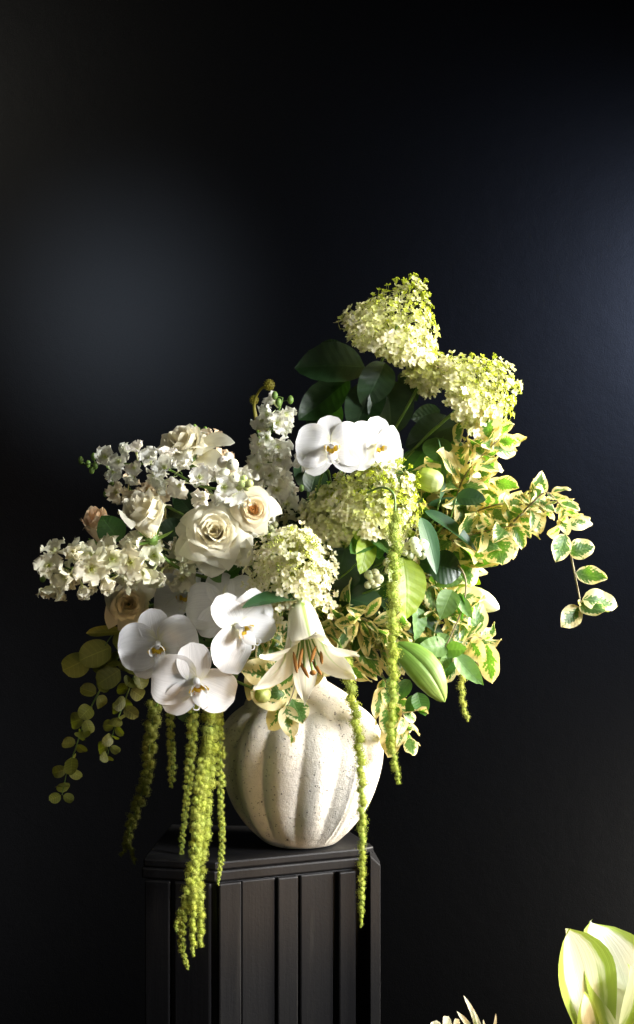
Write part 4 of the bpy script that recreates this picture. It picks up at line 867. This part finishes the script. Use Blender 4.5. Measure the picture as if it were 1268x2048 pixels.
# ------------------------------------------------------------------ pods behind, corner plants
def pod(label, pts, rad):
    P = spline([W(*p) for p in pts], 8); t = thing('seed_pod', label, 'seed pod', P[-1])
    put(MB().tube(P, .0020, 7).make('stem', M_lime), 'stem', t, color=(.35, .27, .12))
    mb = MB(); mb.ball((0, 0, 0), .8, 10, 7)
    for i in range(60):
        z = 1 - 2 * (i + .5) / 60; a = i * 2.4; r = math.sqrt(1 - z * z); mb.octa(Vector((r * math.cos(a), r * math.sin(a), z)) * .85, .13)
    put(mb.make('pod', M_lime), 'pod', t, frame(P[-1], (0, -1, .4), None, 0, rad * S0), color=(.42, .33, .14)); to_mouth(P[0], (P[0] - P[3]), .3, .0018, None, t)
pod('brown round pod on a curved stalk, topmost on the larkspur side', [(515, 860, .04), (508, 810, .03), (520, 780, .02), (538, 770, .01)], 13)
pod('smaller brown pod behind the upright larkspur spike', [(525, 880, .05), (512, 830, .05), (508, 800, .05)], 11)

def corner():
    n = N('hosta_leaf'); n.uv(); g = n.noise(n.uvec(4, 3), 1, 4); ln = n.noise(n.uvec(16, .8), 1, 3)
    e = n.math('ADD', n.au, n.math('MULTIPLY', n.math('SUBTRACT', g, .5), .7))
    col = n.mix(n.step(e, .50, .74), (.87, .88, .74), (.36, .48, .08)); m = n.finish(col, .4, .3, n.mix(1.0, col, (1, 1, .75), 'MULTIPLY'), ln, .5, .002, .5)
    LM = [blade(wpow(.36, .75, .6), 10, 16, cup=.4, bend=b, fold=.12, ruffle=.06, rn=1.2, ph=p, twist=tw).make('leaf', m) for b, p, tw in ((-.3, 0, .2), (.5, 2, -.3), (-.6, 1, .4))]
    d = -.45
    t = thing('corner_plant', 'sunlit broad leaved cream and green plant in the lower right corner', 'potted plant', W(1215, 2230, d))
    for (x0, y0, x1, y1, w, nm, v) in ((1190, 2150, 1168, 1862, .66, (.75, -.75, .2), 0), (1200, 2170, 1176, 1958, .25, (-.4, -1, .1), 1), (1262, 2160, 1262, 1846, .75, (.8, -.8, .2), 2), (1238, 2170, 1206, 1915, .62, (.8, -.7, .3), 1), (1285, 2160, 1320, 1870, .45, (.2, -1, .3), 1)):
        dd = d + ru(-.03, .03); put(LM[v], 'leaf', t, stick(W(x0, y0, dd), W(x1, y1, dd - .02), nm, w))
        put(MB().tube(spline([W(1215, 2330, d), W(x0, y0, dd)], 4), .003, 7).make('stem', M_stem), 'stem', t)
    for nm, x, kind in (('tuft', 895, 'w'), ('tuft', 955, 's')):
        t = thing('small_plant', 'small white tipped rosette of blunt leaves at the bottom edge' if kind == 'w' else 'spiky pale leaved tuft at the bottom edge, right of the blunt rosette', 'plant', W(x, 2110, d))
        wh = LM2 = None
        spec = ((-22, 62, 1.1), (2, 74, 1.0), (22, 66, 1.1), (34, 40, .8), (-8, 55, 1)) if kind == 'w' else ((-20, 90, .5), (-2, 122, .42), (10, 88, .4), (48, 70, .5), (24, 62, .5), (-34, 52, .5))
        for dx, h, w in spec:
            a = W(x + dx * .2, 2095, d); b = W(x + dx * 1.1, 2100 - h * .86, d - .02)
            put(LV2[0 if kind == 'w' else 1], 'leaf', t, stick(a, b, (.9, -.7, .35), w))
        put(MB().tube([W(x, 2290, d), W(x, 2093, d)], .003, 7).make('stem', M_stem), 'stem', t)
    # the shared pot trough the corner plants grow in, just below the picture
    P = W(1100, 2330, d); pt = thing('planter', 'dark planter holding the corner plants below the right edge', 'planter', (P.x, P.y, 0))
    mb = MB(); box(mb, P.x - .22, P.x + .20, P.y - .1, P.y + .12, 0, P.z + .02); o = put(mb.make('trough', M_black, False), 'trough', pt); bevel(o, .005)
pm = petal_mat('pale_leaf', (.55, .68, .16), (.88, .87, .68), .1, .7, .3, .08)
LV2 = [blade(wpow(.24, .6, .4), 6, 8, cup=1, bend=-.3).make('leaf', pm), blade(wpow(.2, .5, .7), 6, 10, cup=1.5, bend=-.5).make('leaf', pm)]
corner()
